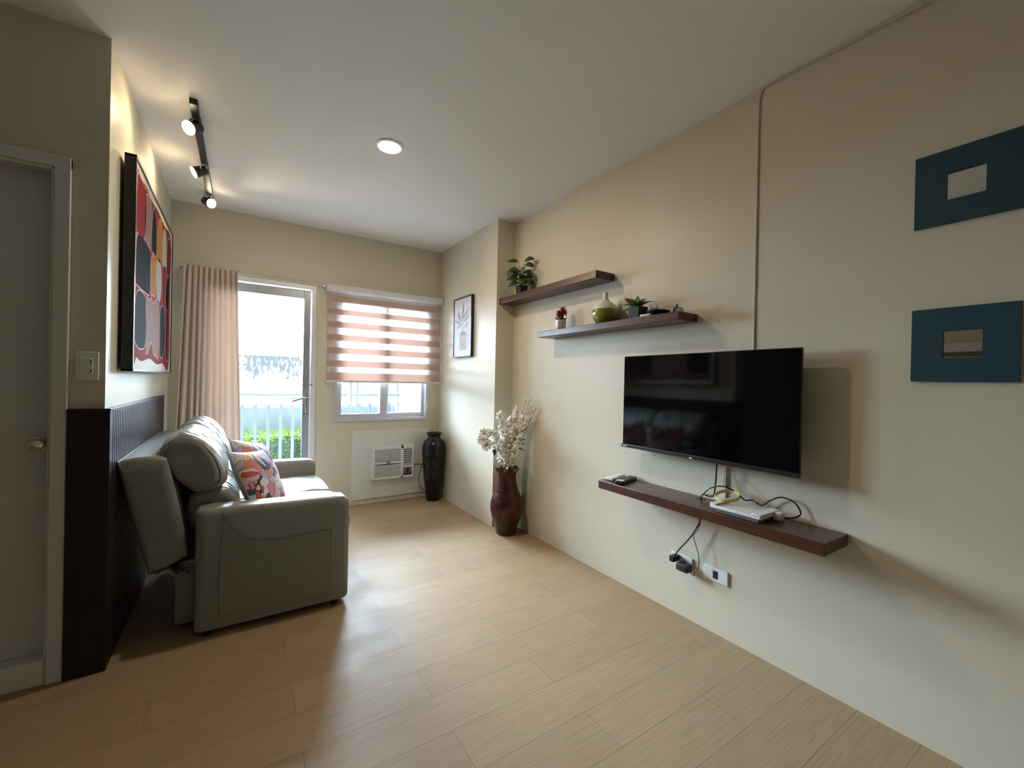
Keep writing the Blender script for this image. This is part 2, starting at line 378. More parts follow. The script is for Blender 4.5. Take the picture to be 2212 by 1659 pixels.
# dark wainscot: plain slab on the short wall, fluted panel on the left wall
b = B(); box(b, (-.566, YL-.028, 0), (XL+.022, YL, 1.083)); box(b, (-.567, YL-.030, 1.078), (XL+.024, YL, 1.087))
struct('trim_1', b, 'wains', bev=.002)
b = B(); y = YL+.001
box(b, (XL, YL, 0), (XL+.012, 3.93, 1.083))
while y < 3.92:
    box(b, (XL+.010, y, 0), (XL+.021, y+.026, 1.076)); y += .034
box(b, (XL, YL, 1.076), (XL+.024, 3.93, 1.087))
struct('trim_2', b, 'wains', bev=.002)

# light switch
t = thing('light_switch', 'white light switch plate on the wall above the dark wood panel by the white door', 'switch', (-.514, YL-.01, 1.261))
b = B(); box(b, (-.549, YL-.009, 1.203), (-.479, YL, 1.320)); fin('switch_plate', b, 'whiteplastic', t, bev=.003)
b = B(); box(b, (-.536, YL-.013, 1.228), (-.497, YL-.008, 1.294)); fin('switch_rocker', b, 'whiteplastic', t, bev=.002)
for z in (1.235, 1.272):
    b = B(); box(b, (-.503, YL-.0140, z), (-.499, YL-.0125, z+.014)); fin('switch_slot', b, 'darkgrey', t)

# ------------------------------------------------------------------ balcony door
d2 = bpy.data.objects.new('door_2', None); C.objects.link(d2); d2.location = ((DX0+DX1)/2, YF+.05, 0); d2['kind'] = 'structure'
b = B(); w_ = .016
box(b, (DX0-w_, YF-.012, 0), (DX0+.004, YF+.0, DZ+w_)); box(b, (DX1-.004, YF-.012, 0), (DX1+w_-.004, YF, DZ+w_)); box(b, (DX0-w_, YF-.0125, DZ-.004), (DX1+w_-.004, YF-.0005, DZ+w_+.001))
fin('casing', b, 'trimcream', d2, bev=.003)
b = B()
box(b, (DX0, YF-.006, 0), (DX0+.035, YF+.12, DZ)); box(b, (DX1-.038, YF-.006, 0), (DX1-.002, YF+.12, DZ)); box(b, (DX0+.035, YF-.006, DZ-.045), (DX1-.038, YF+.12, DZ)); box(b, (DX0+.035, YF+.02, 0), (DX1-.038, YF+.12, .03))
fin('outer_frame', b, 'aluwhite', d2, bev=.002)
b = B(); y0, y1 = YF+.035, YF+.08; lx0, lx1, lz = DX0+.037, DX1-.042, DZ-.05
box(b, (lx0, y0, .03), (lx0+.06, y1, lz)); box(b, (lx1-.058, y0, .03), (lx1, y1, lz)); box(b, (lx0+.06, y0, lz-.075), (lx1-.058, y1, lz)); box(b, (lx0+.06, y0, .03), (lx1-.058, y1, .13))
leafo = fin('door_leaf', b, 'alugrey', d2, bev=.002)
b = B(); box(b, (lx0+.05, YF+.055, .12), (lx1-.05, YF+.061, lz-.07)); fin('glass_pane', b, 'glass', d2, smooth=False)
b = B(); box(b, (lx1-.034, y0-.008, .90), (lx1-.012, y0, 1.09), bev=.003); cyl(b, (lx1-.022, y0, 1.052), (0, -1, 0), .010, .05)
tube(b, [(lx1-.022, y0-.045, 1.052), (lx1-.07, y0-.047, 1.045), (lx1-.145, y0-.045, 1.02)], .009, 12)
fin('door_lever', b, 'chrome', d2)
b = B(); tube(b, [(lx1-.022, y1+.045, 1.052), (lx1-.09, y1+.047, 1.048), (lx1-.165, y1+.045, 1.035)], .009, 12); cyl(b, (lx1-.022, y1, 1.052), (0, 1, 0), .009, .045); fin('outer_lever', b, 'chrome', d2)
for i, (x, yy, z) in enumerate(((lx1-.046, y0, 1.172), (lx1+.012, y0-.02, 1.172), (lx1-.04, y0, .895))):
    b = B(); cyl(b, (x, yy, z), (0, -1, 0), .016, .014); cyl(b, (x, yy-.012, z), (0, -1, 0), .008, .012)
    if i: box(b, (x-.004, yy-.016, z-.016), (x+.028, yy, z+.016), bev=.002)
    fin('bolt_lock', b, 'chrome', d2)

# ------------------------------------------------------------------ window
wd = bpy.data.objects.new('window_1', None); C.objects.link(wd); wd.location = ((WX0+WX1)/2, YF+.05, WZ0); wd['kind'] = 'structure'
b = B(); f_ = .028
box(b, (WX0, YF-.012, WZ0), (WX0+f_, YF+.11, WZ1)); box(b, (WX1-f_, YF-.012, WZ0), (WX1, YF+.11, WZ1)); box(b, (WX0+f_, YF-.012, WZ0), (WX1-f_, YF+.11, WZ0+f_)); box(b, (WX0+f_, YF-.012, WZ1-f_), (WX1-f_, YF+.11, WZ1))
fin('window_frame', b, 'alu', wd, bev=.002)
for nm, (a0, a1), (c0, c1) in (('sash', (WX0+f_, 1.285), (YF+.012, YF+.042)), ('sash', (1.205, WX1-f_), (YF+.052, YF+.082))):
    b = B(); z0, z1 = WZ0+f_, WZ1-f_
    wl_, wr_ = (.040, .075) if a1 < 1.5 else (.060, .028)
    box(b, (a0, c0, z0), (a0+wl_, c1, z1)); box(b, (a1-wr_, c0, z0), (a1, c1, z1)); box(b, (a0+wl_, c0, z0), (a1-wr_, c1, z0+.045)); box(b, (a0+wl_, c0, z1-.03), (a1-wr_, c1, z1))
    s = fin(nm, b, 'alu', wd, bev=.002)
    b = B(); box(b, (a0+.03, (c0+c1)/2-.002, z0+.03), (a1-.025, (c0+c1)/2+.002, z1-.02)); fin('window_pane', b, 'glass', s, smooth=False)
b = B(); box(b, (1.688, YF-.02, .93), (1.700, YF, .995)); box(b, (1.678, YF-.026, .95), (1.706, YF-.012, .975)); fin('window_latch', b, 'chrome', wd, bev=.002)

# ------------------------------------------------------------------ zebra blind
bl = thing('zebra_blind', 'peach striped day and night roller blind pulled half down over the window', 'blind', (1.25, 4.22, 2.08))
b = B(); prof = [(4.275, 2.115), (4.275, 2.048), (4.215, 2.045), (4.190, 2.058), (4.187, 2.085), (4.198, 2.108), (4.22, 2.117)]
rows = [[(x, p[0], p[1]) for p in prof] for x in (.680, 1.828)]; grid_faces(b, rows); fin('blind_cassette', b, 'whiteplastic', bl, bev=.004)
b = B(); x0, x1, yb = .692, 1.818, 4.222
edges = [2.055, 2.010, 1.955, 1.888, 1.834, 1.771, 1.712, 1.650, 1.590, 1.528, 1.469, 1.406, 1.344, 1.292, 1.218]
V = [[b.verts.new((x, yb+.0015*math.sin(x*9), z)) for x in [x0+(x1-x0)*i/24 for i in range(25)]] for z in edges]
for k in range(len(edges)-1):
    for i in range(24):
        f = b.faces.new((V[k][i], V[k][i+1], V[k+1][i+1], V[k+1][i])); f.material_index = 1 if k % 2 == 0 else 0
fin('blind_fabric', b, ['stripe', 'sheer'], bl)
b = B(); box(b, (x0, yb-.008, 1.200), (x1, yb+.008, 1.219)); fin('bottom_bar', b, 'whiteplastic', bl, bev=.003)
b = B()
for dx in (0, .012): tube(b, [(1.824, 4.205+dx, 2.05), (1.823, 4.206+dx, 1.4), (1.812, 4.207+dx, .73)], .0016, 6)
tube(b, [(1.812, 4.207, .73), (1.812, 4.213, .722), (1.812, 4.219, .73)], .0016, 6)
fin('pull_cord', b, 'creamcable', bl)
for x in (.76, 1.68):
    b = B(); box(b, (x-.02, 4.24, 2.112), (x+.02, 4.276, 2.124)); fin('bracket', b, 'alugrey', bl, bev=.002)

# ------------------------------------------------------------------ curtain and its wire
b = B(); NX, NZ = 240, 24; top, bot = 2.105, .015
rows = []
for j in range(NZ+1):
    t_ = j/NZ; z = top+(bot-top)*t_
    lft = -.362-.055*t_; rgt = -.010+.062*t_
    row = []
    for i in range(NX+1):
        s = i/NX; ph = s*10
        ph2 = ph + .25*math.sin(ph*1.7+1)*t_
        amp = .020+.012*t_+.006*noise.noise(Vector((ph*.8, t_*1.5, 3)))
        yy = 4.190 - amp*(1-2*abs(math.sin(PI*ph2))**1.3) + .006*noise.noise(Vector((s*6, t_*3, 1)))
        xx = lft+(rgt-lft)*(s+.012*math.sin(2*PI*ph2)) + .008*noise.noise(Vector((s*5, t_*2.5, 7)))*t_
        row.append((xx, yy, z + (.004*math.sin(2*PI*ph) if j == 0 else 0)))
    rows.append(row)
grid_faces(b, rows, closed=False, caps=False)
tag(fin('curtain', b, 'curtain', solid=.002, angle=180), 'gathered beige curtain hanging to the floor beside the glass balcony door', 'curtain')
cr = thing('curtain_wire', 'thin brass curtain wire running above the balcony door to the blind', 'curtain rod', (.15, 4.25, 2.09))
b = B(); tube(b, [(-.385, 4.235, 2.085), (.13, 4.235, 2.103), (.66, 4.235, 2.094)], .003, 8); fin('wire', b, 'cordcable', cr)
for x in (-.385, .66):
    b = B(); cyl(b, (x, 4.278, 2.088), (0, -1, 0), .007, .05, 12); fin('hook', b, 'chrome', cr)

# ------------------------------------------------------------------ air conditioner on its board
b = B(); box(b, (.945, YF-.012, .05), (1.74, YF, .73))
tag(fin('mounting_board', b, 'white', bev=.002), 'plain white board fixed to the wall under the window around the air conditioner', 'panel')
ac = thing('air_conditioner', 'white window air conditioner with louvred grille set in a white board', 'air conditioner', (1.34, YF-.012, .24))
b = B(); x0, x1, z0, z1, yf = 1.127, 1.552, .237, .561, 4.215
ym = YF-.012
# hollow shell: frame around grille openings
gx0, gx1 = 1.150, 1.412; vx0, vx1 = 1.440, 1.532
box(b, (x0, yf, z0), (gx0, ym, z1)); box(b, (vx1, yf, z0), (x1, ym, z1)); box(b, (gx1, yf, z0), (vx0, ym, z1))
box(b, (gx0-.002, yf, z1-.028), (vx1+.002, ym, z1)); box(b, (gx0-.002, yf, z0), (vx1+.002, ym, z0+.022)); box(b, (vx0-.002, yf, .340), (vx1+.002, ym, .360)); box(b, (gx0-.002, yf, .388), (gx1+.002, ym, .412))
fin('casing', b, 'whiteplastic', ac, bev=.003)
b = B(); box(b, (x0+.01, yf+.035, z0+.01), (x1-.01, ym, z1-.01)); fin('inner_cavity', b, 'black', ac)
b = B()
def lou(z, xx0, xx1, arc, th):
    n = 12; rows = []
    for i in range(n+1):
        s = i/n; zz = z+arc*(1-(2*s-1)**2); x = xx0+(xx1-xx0)*s
        rows.append([(x, yf+.002, zz-th/2), (x, yf+.002, zz+th/2), (x, yf+.012, zz+th/2+.002), (x, yf+.012, zz-th/2+.002)])
    grid_faces(b, rows)
for k in range(10): lou(.418+.0118*k, gx0-.001, gx1+.001, .006, .0058)
for k in range(11): lou(.378-.0118*k, gx0-.001, gx1+.001, -.006, .0058)
gr = fin('front_grille', b, 'whiteplastic', ac)
b = B()
for k in range(9): lou(.372+.0192*k, vx0, vx1, 0, .0068)
fin('vent_louvres', b, 'whiteplastic', ac)
b = B(); box(b, (vx0, yf+.008, .259), (vx1, yf+.03, .340)); fin('control_recess', b, 'greyplastic', ac)
b = B(); box(b, (vx0+.034, yf-.002, .286), (vx0+.056, yf+.010, .330), bev=.003); box(b, (vx0, yf+.004, .259), (vx1, yf+.009, .276)); fin('control_knob', b, 'black', ac)
b = B(); cyl(b, (0, 0, 0), (0, -1, 0), .5, 1, 32)
for v in b.verts: v.co = Vector((1.284+v.co.x*.044, yf+.0005+v.co.y*.0035, .400+v.co.z*.018))
fin('badge', b, 'greyplastic', ac)
b = B(); tube(b, [(1.552, 4.25, .36), (1.60, 4.262, .352), (1.66, 4.262, .345), (1.73, 4.262, .34)], .003, 8); tube(b, [(1.66, 4.262, .345), (1.63, 4.262, .24), (1.625, 4.255, .14), (1.66, 4.25, .09), (1.72, 4.25, .05)], .003, 8)
fin('power_cord', b, 'darkgrey', ac)

# ------------------------------------------------------------------ tall black jar
b = B()
pr = [(.066, 0), (.070, .012), (.076, .06), (.088, .16), (.098, .22), (.1005, .228), (.101, .236), (.099, .242), (.108, .33), (.1115, .348), (.1125, .355), (.111, .363), (.118, .46), (.1215, .468), (.122, .476), (.119, .484), (.122, .53), (.118, .57), (.104, .605), (.082, .628), (.066, .640), (.061, .652), (.062, .665), (.074, .680), (.079, .688), (.078, .696), (.070, .699), (.058, .690), (.052, .66), (.05, .60), (.08, .5), (.07, .2), (.02, .05)]
lathe(b, pr, (1.718, 4.095, 0), 64)
tag(fin('floor_jar', b, 'jar', angle=60), 'tall black glazed floor jar in the corner beside the air conditioner', 'vase')

# ------------------------------------------------------------------ red vase with flowers
vx, vy = 1.862, 2.905
fv = B()
pr = [(.078, 0), (.084, .01), (.090, .05), (.104, .10), (.124, .155), (.134, .205), (.132, .25), (.118, .30), (.100, .335), (.092, .350), (.094, .356), (.090, .364), (.080, .40), (.074, .45), (.074, .48), (.080, .505), (.100, .525), (.102, .529), (.090, .522), (.070, .50), (.066, .46), (.07, .40), (.09, .33), (.12, .2), (.06, .03)]
lathe(fv, pr, (vx, vy, 0), 72, fn=lambda r, z, a: (r*(1+(.07*math.sin(a*6+.7) if z > .495 else 0)), z+(.011*math.sin(a*6) if z > .5 else 0)))
tag(fin('floor_vase', fv, 'redvase', angle=70), 'oxblood red ceramic floor vase with wavy rim in the niche corner', 'vase')
fl = thing('flower_arrangement', 'spray of cream white artificial blossoms and daisies standing in the red floor vase', 'flowers', (vx, vy, .46))
def ico(bm, c, r, sq=1., mat=0, sub=1, jit=.25):
    rr = bmesh.ops.create_icosphere(bm, subdivisions=sub, radius=1)
    q = Euler((random.random()*6, random.random()*6, random.random()*6)).to_matrix()
    for v in rr['verts']:
        k = 1+random.uniform(-jit, jit); v.co = Vector(c)+q @ Vector((v.co.x*r*k, v.co.y*r*k, v.co.z*r*sq*k))
    for f in set(f for v in rr['verts'] for f in v.link_faces): f.material_index = mat
rng = random.Random(5)
ends = [(1.775, 2.90, .985, 1), (1.85, 2.86, .94, 1), (1.90, 2.87, .96, 1), (1.87, 2.83, .88, 1), (1.94, 2.80, .90, 1), (1.90, 2.78, .80, 1), (1.80, 2.86, .80, 1), (1.93, 2.88, 1.01, 1),
        (1.955, 2.80, 1.10, 0), (1.985, 2.78, 1.09, 0), (1.985, 2.70, 1.04, 0), (1.98, 2.74, .96, 0), (1.70, 2.88, .84, 1), (1.83, 2.88, .90, 1), (1.88, 2.86, .84, 1), (1.76, 2.84, .76, 1), (1.97, 2.78, .93, 1), (1.92, 2.84, .86, 1), (1.82, 2.86, .72, 1), (1.89, 2.82, .72, 1), (1.95, 2.80, .96, 1)]
for (ex, ey, ez, dense) in ends:
    p0 = Vector((vx+rng.uniform(-.03, .03), vy+rng.uniform(-.03, .03), .44)); p3 = Vector((ex, ey, ez))
    p1 = p0+Vector((0, 0, .12)); p2 = p0.lerp(p3, .6)+Vector((0, 0, .05))
    pts = catmull([p0, p1, p2, p3], 8)
    b = B(); tube(b, pts, .0022, 6, 0, 0)
    n = len(pts)
    for i, p in enumerate(pts):
        t_ = i/(n-1)
        if t_ < (.34 if dense else .55): continue
        for k in range(5 if dense else 2):
            q = p+Vector((rng.uniform(-1, 1), rng.uniform(-1, 1), rng.uniform(-1, 1)))*(.034*(1.15-t_*.6) if dense else .012)
            if q.x > 2.0: q.x = 2.0
            ico(b, q, rng.uniform(.0105, .0165) if dense else rng.uniform(.006, .010), rng.uniform(.55, .9), 1)
    fin('blossom_branch', b, ['stem', 'blossom'], fl, angle=180)
for c in ((1.625, 2.87, .825), (1.640, 2.86, .74), (1.615, 2.88, .78)):
    b = B(); c = Vector(c); tube(b, [(vx-.02, vy, .47), (vx-.07, vy-.005, .66), (vx-.14, vy-.02, c.z-.03), c], .0022, 6, 0)
    ax = Vector((-.6, -.6, .2)).normalized()
    for k in range(26):
        a = k*2.4; s = ax.orthogonal().normalized(); q = s*math.cos(a)+ax.cross(s)*math.sin(a)
        leaf(b, c, q+ax*(.15+.5*(k % 3)/3), ax, .050, .017, .15, .2, 1, 4)
    ico(b, c+ax*.004, .008, .6, 0)
    fin('daisy_stem', b, ['stem', 'blossom'], fl)
b = B()
for (c, d, L) in (((1.70, 2.88, .74), (-.7, -.2, -.2), .09), ((1.71, 2.87, .72), (-.5, -.3, .3), .08), ((1.66, 2.87, .80), (.2, 0, .6), .06), ((1.90, 2.84, .72), (.5, -.3, .3), .08), ((1.91, 2.83, .70), (.6, -.3, -.1), .07), ((1.72, 2.88, .70), (-.3, -.6, -.3), .07), ((1.92, 2.83, .76), (.5, -.4, .3), .06)):
    leaf(b, c, d, (0, -.3, 1), L, .032, .3, .2)
fin('green_leaves', b, 'darkleaf', fl)

# ------------------------------------------------------------------ wall shelves
def shelf(lo, hi, label):
    b = B(); box(b, lo, hi); return tag(fin('wall_shelf', b, 'walnut', bev=.003), label, 'shelf', None)
shelf((1.860, 1.925, 1.895), (XR, YP, 1.944), 'dark brown floating shelf, the highest, running to the pillar')
shelf((1.860, 1.330, 1.568), (XR, 2.525, 1.610), 'dark brown floating shelf above the television with vase and plants')
b = B(); box(b, (1.806, .660, .617), (XR, 1.812, .665))
lo_ = tag(fin('wall_shelf', b, 'walnut', bev=.003), 'long dark brown floating shelf under the television carrying the router', 'shelf')
b = B(); cyl(b, (1.972, 1.257, .6652), (0, 0, 1), .022, .0012); c_ = fin('cable_hole', b, 'black', lo_)

# plant on upper shelf
pl = thing('potted_plant', 'variegated dark green leafy plant in black pot on the highest shelf', 'plant', (1.935, 2.86, 1.944))
def sqpot(c, s0, s1, h, t):
    b = B(); rows = []
    for s, z in ((s0, 0), (s1, h), (s1-.004, h), (s1-.006, h-.012)):
        rows.append([(c[0]+dx*s/2, c[1]+dy*s/2, c[2]+z) for dx, dy in ((-1, -1), (1, -1), (1, 1), (-1, 1))])
    grid_faces(b, rows); fin('pot', b, 'pot', t, bev=.002)
    b = B(); box(b, (c[0]-s1/2+.006, c[1]-s1/2+.006, c[2]+h-.02), (c[0]+s1/2-.006, c[1]+s1/2-.006, c[2]+h-.008)); fin('soil', b, 'soil', t)
sqpot((1.935, 2.86, 1.944), .058, .074, .082, pl)
mv = P('variegated_leaf', (.045, .085, .035), .4, var=.6, vscale=45)
rg = random.Random(11)
lv = [(-1, .9, .09, .10), (-.9, .1, .06, .10), (-.5, -.7, .05, .10), (.1, -1, .055, .09), (.4, -.6, .05, .09), (-.2, .9, .07, .10), (-.9, -.4, .12, .10), (.1, -.8, .12, .10), (.3, .3, .10, .09), (-.6, .5, .14, .10), (-.2, -.3, .14, .10), (0, .6, .13, .09), (-.4, .35, .20, .095), (.15, -.95, .205, .09), (.1, -.25, .175, .08), (-.7, -.8, .085, .09), (.0, -.95, .02, .08), (-.9, .6, .03, .09), (-.7, -.2, .09, .10), (-.3, -.8, .09, .10), (-1, -.2, .03, .10), (-.8, .8, .10, .10), (-.2, -1, .03, .10), (-.4, 1, .10, .10), (-.9, .3, .12, .09), (-.6, -.9, .12, .09)]
for dx, dy, hz, L in lv:
    b = B(); d = Vector((dx, dy, 0)).normalized(); base = Vector((1.935, 2.86, 2.02)); k = .03+.3*hz*.3
    tip = base+d*(.02+.3*k)+Vector((0, 0, hz)); tube(b, [base, base+Vector((d.x*.01, d.y*.01, hz*.6)), tip], .0016, 5, 1, 4)
    if tip.x + d.x*L > 2.0: d = Vector((min(d.x, (2.0-tip.x)/L), d.y, 0))
    leaf(b, tip, d+Vector((0, 0, rg.uniform(-.35, .3))), (-.7+rg.uniform(-.3, .3), -.8+rg.uniform(-.3, .3), .7), L, L*.66, .30, .08)
    fin('leaf', b, [mv, 'leaf'], pl, solid=.0008)

# red flower in a lettered mug
rp = thing('potted_flower', 'red artificial flowers in a small white lettered cup', 'plant', (1.937, 2.35, 1.610))
b = B(); c = (1.937, 2.35, 1.610)
lathe(b, [(.029, 0), (.032, .004), (.037, .04), (.039, .074), (.0365, .074), (.034, .03), (.01, .006)], c, 40); fin('cup', b, 'mugwhite', rp)
b = B(); cyl(b, (c[0], c[1], c[2]+.060), (0, 0, 1), .0345, .004); fin('soil', b, 'soil', rp)
b = B()                                              # brush lettering on the side facing the room
ca = math.atan2(-.55, -.83)
def glyph(segs, zc, sc=.0105, ang=ca):
    for (u0, v0, u1, v1) in segs:
        n = 4; pts = []
        for i in range(n+1):
            u, v = u0+(u1-u0)*i/n, v0+(v1-v0)*i/n
            z = zc+v*sc; rad = .0325+(.039-.0325)*z/.074+.0006; a = ang+u*sc/rad
            pts.append((c[0]+rad*math.cos(a), c[1]+rad*math.sin(a), c[2]+z))
        tube(b, pts, .0011, 5, 0, 0)
glyph([(-.8, .7, .8, .7), (0, 1, -.2, .1), (-.9, .1, .9, .1), (0, .1, -.8, -.9), (0, .1, .8, -.9)], .056)
glyph([(-.8, .8, .8, .8), (-.8, .8, -.8, -.8), (.8, .8, .8, -.9), (-.3, .3, .4, .3), (-.3, -.3, .4, -.3)], .036)
glyph([(0, 1, 0, -.9), (-.8, .4, .8, .5), (-.7, -.2, .6, -.6), (-.9, -.9, .2, -.9)], .017)
fin('lettering', b, 'ink', rp)
b = B(); rg = random.Random(3)
for k in range(34):
    a = k*2.4; r = .012+.022*math.sqrt((k % 12)/12)
    base = Vector((c[0]+r*.4*math.cos(a), c[1]+r*.4*math.sin(a), c[2]+.062))
    leaf(b, base, (math.cos(a)*.8, math.sin(a)*.8, .9), (0, 0, 1), rg.uniform(.035, .055), .011, .25, .2)
fin('foliage', b, 'leaf', rp)
for hx, hy, hz, n in ((-.012, -.018, .118, 30), (.004, -.012, .150, 30), (-.008, .014, .128, 30), (.014, .008, .112, 24), (-.020, .0, .105, 24), (.012, -.028, .128, 24)):
    b = B(); cc = Vector((c[0]+hx, c[1]+hy, c[2]+hz)); tube(b, [(c[0], c[1], c[2]+.06), cc], .0015, 5, 1, 0)
    for k in range(n):
        z = 1-2*(k+.5)/n; a = k*2.4; q = Vector((math.sqrt(1-z*z)*math.cos(a), math.sqrt(1-z*z)*math.sin(a), z*.8+.1))
        leaf(b, cc, q, (0, 0, 1), .031, .012, .1, .2, 0, 4)
    fin('flower_head', b, ['red', 'leaf'], rp)

# green and cream bottle vase
vs = thing('bottle_vase', 'squat bottle vase, olive green below and cream above, on the shelf', 'vase', (1.937, 1.915, 1.610))
c = (1.937, 1.915, 1.610)
b = B(); lathe(b, [(.050, 0), (.056, .003), (.074, .03), (.0825, .055), (.0835, .075), (.081, .090)], c, 56); fin('glazed_base', b, 'olive', vs)
b = B(); lathe(b, [(.081, .090), (.076, .103), (.060, .122), (.040, .137), (.024, .148), (.0165, .160), (.0150, .180), (.0165, .198), (.0140, .199), (.012, .17)], c, 56); fin('cream_neck', b, 'creamglaze', vs)

# green plant in black square pot
gp = thing('potted_plant', 'broad leaved green plant in a black square pot beside the olive vase', 'plant', (1.935, 1.655, 1.610))
c = (1.935, 1.655, 1.610)
sqpot(c, .066, .080, .072, gp)
for d, nrm, L, W, cu in (((-.25, .85, .55), (-.4, 0, 1), .115, .050, .35), ((-.6, .5, .8), (-.6, -.4, .6), .095, .050, .3), ((-.1, -.8, .55), (0, 0, 1), .125, .042, .55), ((-.45, -.55, .75), (-.4, 0, .8), .085, .045, .4), ((-.5, .9, .10), (0, 0, 1), .095, .032, .35), ((.2, -.4, .9), (-.5, 0, .5), .07, .04, .3), ((-.7, -.2, .5), (-.2, 0, 1), .07, .04, .4), ((.1, .3, 1), (-1, 0, .2), .085, .045, .2)):
    b = B(); leaf(b, (c[0], c[1], c[2]+.066), d, nrm, L, W, cu, .25, 0, 10); fin('leaf', b, 'leaf', gp, solid=.0008)

# dark rounded dish leaning, small pale block, figurine
b = B(); lathe(b, [(.012, 0), (.035, .002), (.055, .010), (.064, .020), (.063, .022), (.05, .012), (.01, .006)], (1.935, 1.515, 1.612), 40)
for v in b.verts: v.co.z = 1.612+(v.co.z-1.612)*1.3
tag(fin('dish', b, 'pot'), 'small dark shallow dish behind the black pot on the shelf', 'dish')
b = B(); box(b, (1.868, 1.515, 1.611), (1.893, 1.585, 1.622), bev=.003)
tag(fin('card_box', b, 'creamglaze'), 'small pale flat box at the shelf edge in front of the dark dish', 'box')
fg = thing('figurine', 'tiny dark figurine with silvery coil at the near end of the shelf', 'figurine', (1.925, 1.385, 1.611))
b = B(); cyl(b, (1.925, 1.385, 1.610), (0, 0, 1), .024, .005, 24); fin('base', b, 'creamglaze', fg)
b = B()
for k in range(3): tube(b, [(1.925+.018*math.cos(a), 1.372+.020*math.sin(a), 1.618+.005*k+.002*math.sin(3*a+k)) for a in [i*PI/8 for i in range(17)]], .0022, 6, 0, 0)
fin('coil', b, 'chrome', fg)
b = B(); tube(b, [(1.92, 1.405, 1.615), (1.92, 1.402, 1.628), (1.918, 1.398, 1.636)], .005, 8); ico(b, (1.918, 1.397, 1.642), .006, 1, 0, 2, 0); tube(b, [(1.92, 1.39, 1.62), (1.918, 1.387, 1.636), (1.917, 1.383, 1.645)], .005, 8); ico(b, (1.917, 1.382, 1.652), .0065, 1, 0, 2, 0); tube(b, [(1.918, 1.385, 1.642), (1.92, 1.37, 1.638), (1.92, 1.352, 1.632)], .003, 6)
fin('figure', b, 'black', fg)

# ------------------------------------------------------------------ television
tv = thing('television', 'large flat black television mounted on the right wall, switched off', 'television', (1.95, 1.27, .865))
y0, y1, z0, z1 = .797, 1.738, .866, 1.400
b = B(); box(b, (1.924, y0, z0+.004), (1.940, y1, z1)); box(b, (1.938, y0+.10, z0+.03), (1.968, y1-.10, z0+.36)); fin('housing', b, 'bezel', tv, bev=.003)
b = B(); box(b, (1.9215, y0+.004, z0+.020), (1.9245, y1-.004, z1-.004)); fin('screen', b, 'screen', tv, smooth=False)
b = B(); box(b, (1.914, y0-.001, z0), (1.936, y1+.003, z0+.019)); fin('lower_bezel', b, 'bezel', tv, bev=.002)
b = B()
for dy in (0, .009): cyl(b, (1.9142, 1.278+dy, z0+.005), (-1, 0, 0), .0022, .0008, 12)
fin('indicator_light', b, 'led', tv)
b = B(); yy = y1-.006
for k, wd_ in enumerate((.004, .002, .004, .004, .003, .004, .004)):
    box(b, (1.9135, yy-wd_, z0+.006), (1.9142, yy, z0+.012)); yy -= wd_+.0015
fin('maker_mark', b, 'aluwhite', tv)
b = B(); box(b, (1.966, 1.10, z0+.10), (XR-.004, 1.44, z0+.40)); fin('wall_bracket', b, 'black', tv, bev=.002)
b = B(); tube(b, [(1.955, 1.168, z0+.03), (1.96, 1.172, .83), (1.965, 1.178, .76), (1.972, 1.190, .70), (1.975, 1.215, .685), (1.972, 1.248, .69), (1.972, 1.257, .668), (1.972, 1.257, .60), (1.975, 1.262, .55), (1.975, 1.285, .50), (1.972, 1.32, .44), (1.962, 1.37, .37), (1.962, 1.395, .33), (1.962, 1.415, .305)], .0036, 8)
box(b, (1.955, 1.395, .293), (2.008, 1.425, .325), bev=.004)
fin('power_cord', b, 'black', tv)

# raceway under tv + painted cable up the wall
b = B(); box(b, (XR-.012, 1.150, .665), (XR-.0005, 1.168, .92)); tag(fin('cable_raceway', b, 'wall', bev=.002), 'short wall coloured cable raceway rising from the shelf behind the television', 'raceway')
b = B(); xc = XR-.004
tube(b, [(xc, 1.036, 1.39), (xc, 1.036, 1.9), (xc, 1.037, 2.4), (xc, 1.036, 2.54), (xc, 1.030, 2.590), (xc, 1.018, 2.611), (xc, .98, 2.612), (xc, .80, 2.606), (xc, .60, 2.598), (xc, .2, 2.59), (xc, -.6, 2.61), (xc, -1.6, 2.61)], .0032, 8)  # run along the ceiling is added, standing in for a dark band there
tag(fin('wall_cable', b, 'cordcable'), 'thin painted cable running up the wall above the television, added run at ceiling edge', 'cable')

# outlets
def outlet(yc, zc, label):
    t = thing('wall_outlet', label, 'outlet', (XR-.004, yc, zc))
    b = B(); box(b, (XR-.009, yc-.064, zc-.034), (XR, yc+.064, zc+.034)); fin('cover_plate', b, 'whiteplastic', t, bev=.003)
    return t
t = outlet(1.387, .294, 'white wall outlet holding a black adapter plug below the television shelf')
b = B(); box(b, (XR-.012, 1.387-.022, .272), (XR-.008, 1.387+.045, .316)); fin('socket', b, 'whiteplastic', t, bev=.001)
t = outlet(1.195, .294, 'white wall plate with a single black slot, nearer the camera')
b = B(); box(b, (XR-.0105, 1.195-.012, .276), (XR-.0088, 1.195+.012, .314)); lab(fin('socket', b, 'black', t), 'black socket insert')
ad = thing('power_adapter', 'black power adapter plugged in the wall outlet with its thin lead', 'adapter', (1.98, 1.36, .28))
b = B(); box(b, (1.955, 1.315, .262), (XR-.0125, 1.385, .302), bev=.008); fin('adapter_body', b, 'blackplastic', ad)
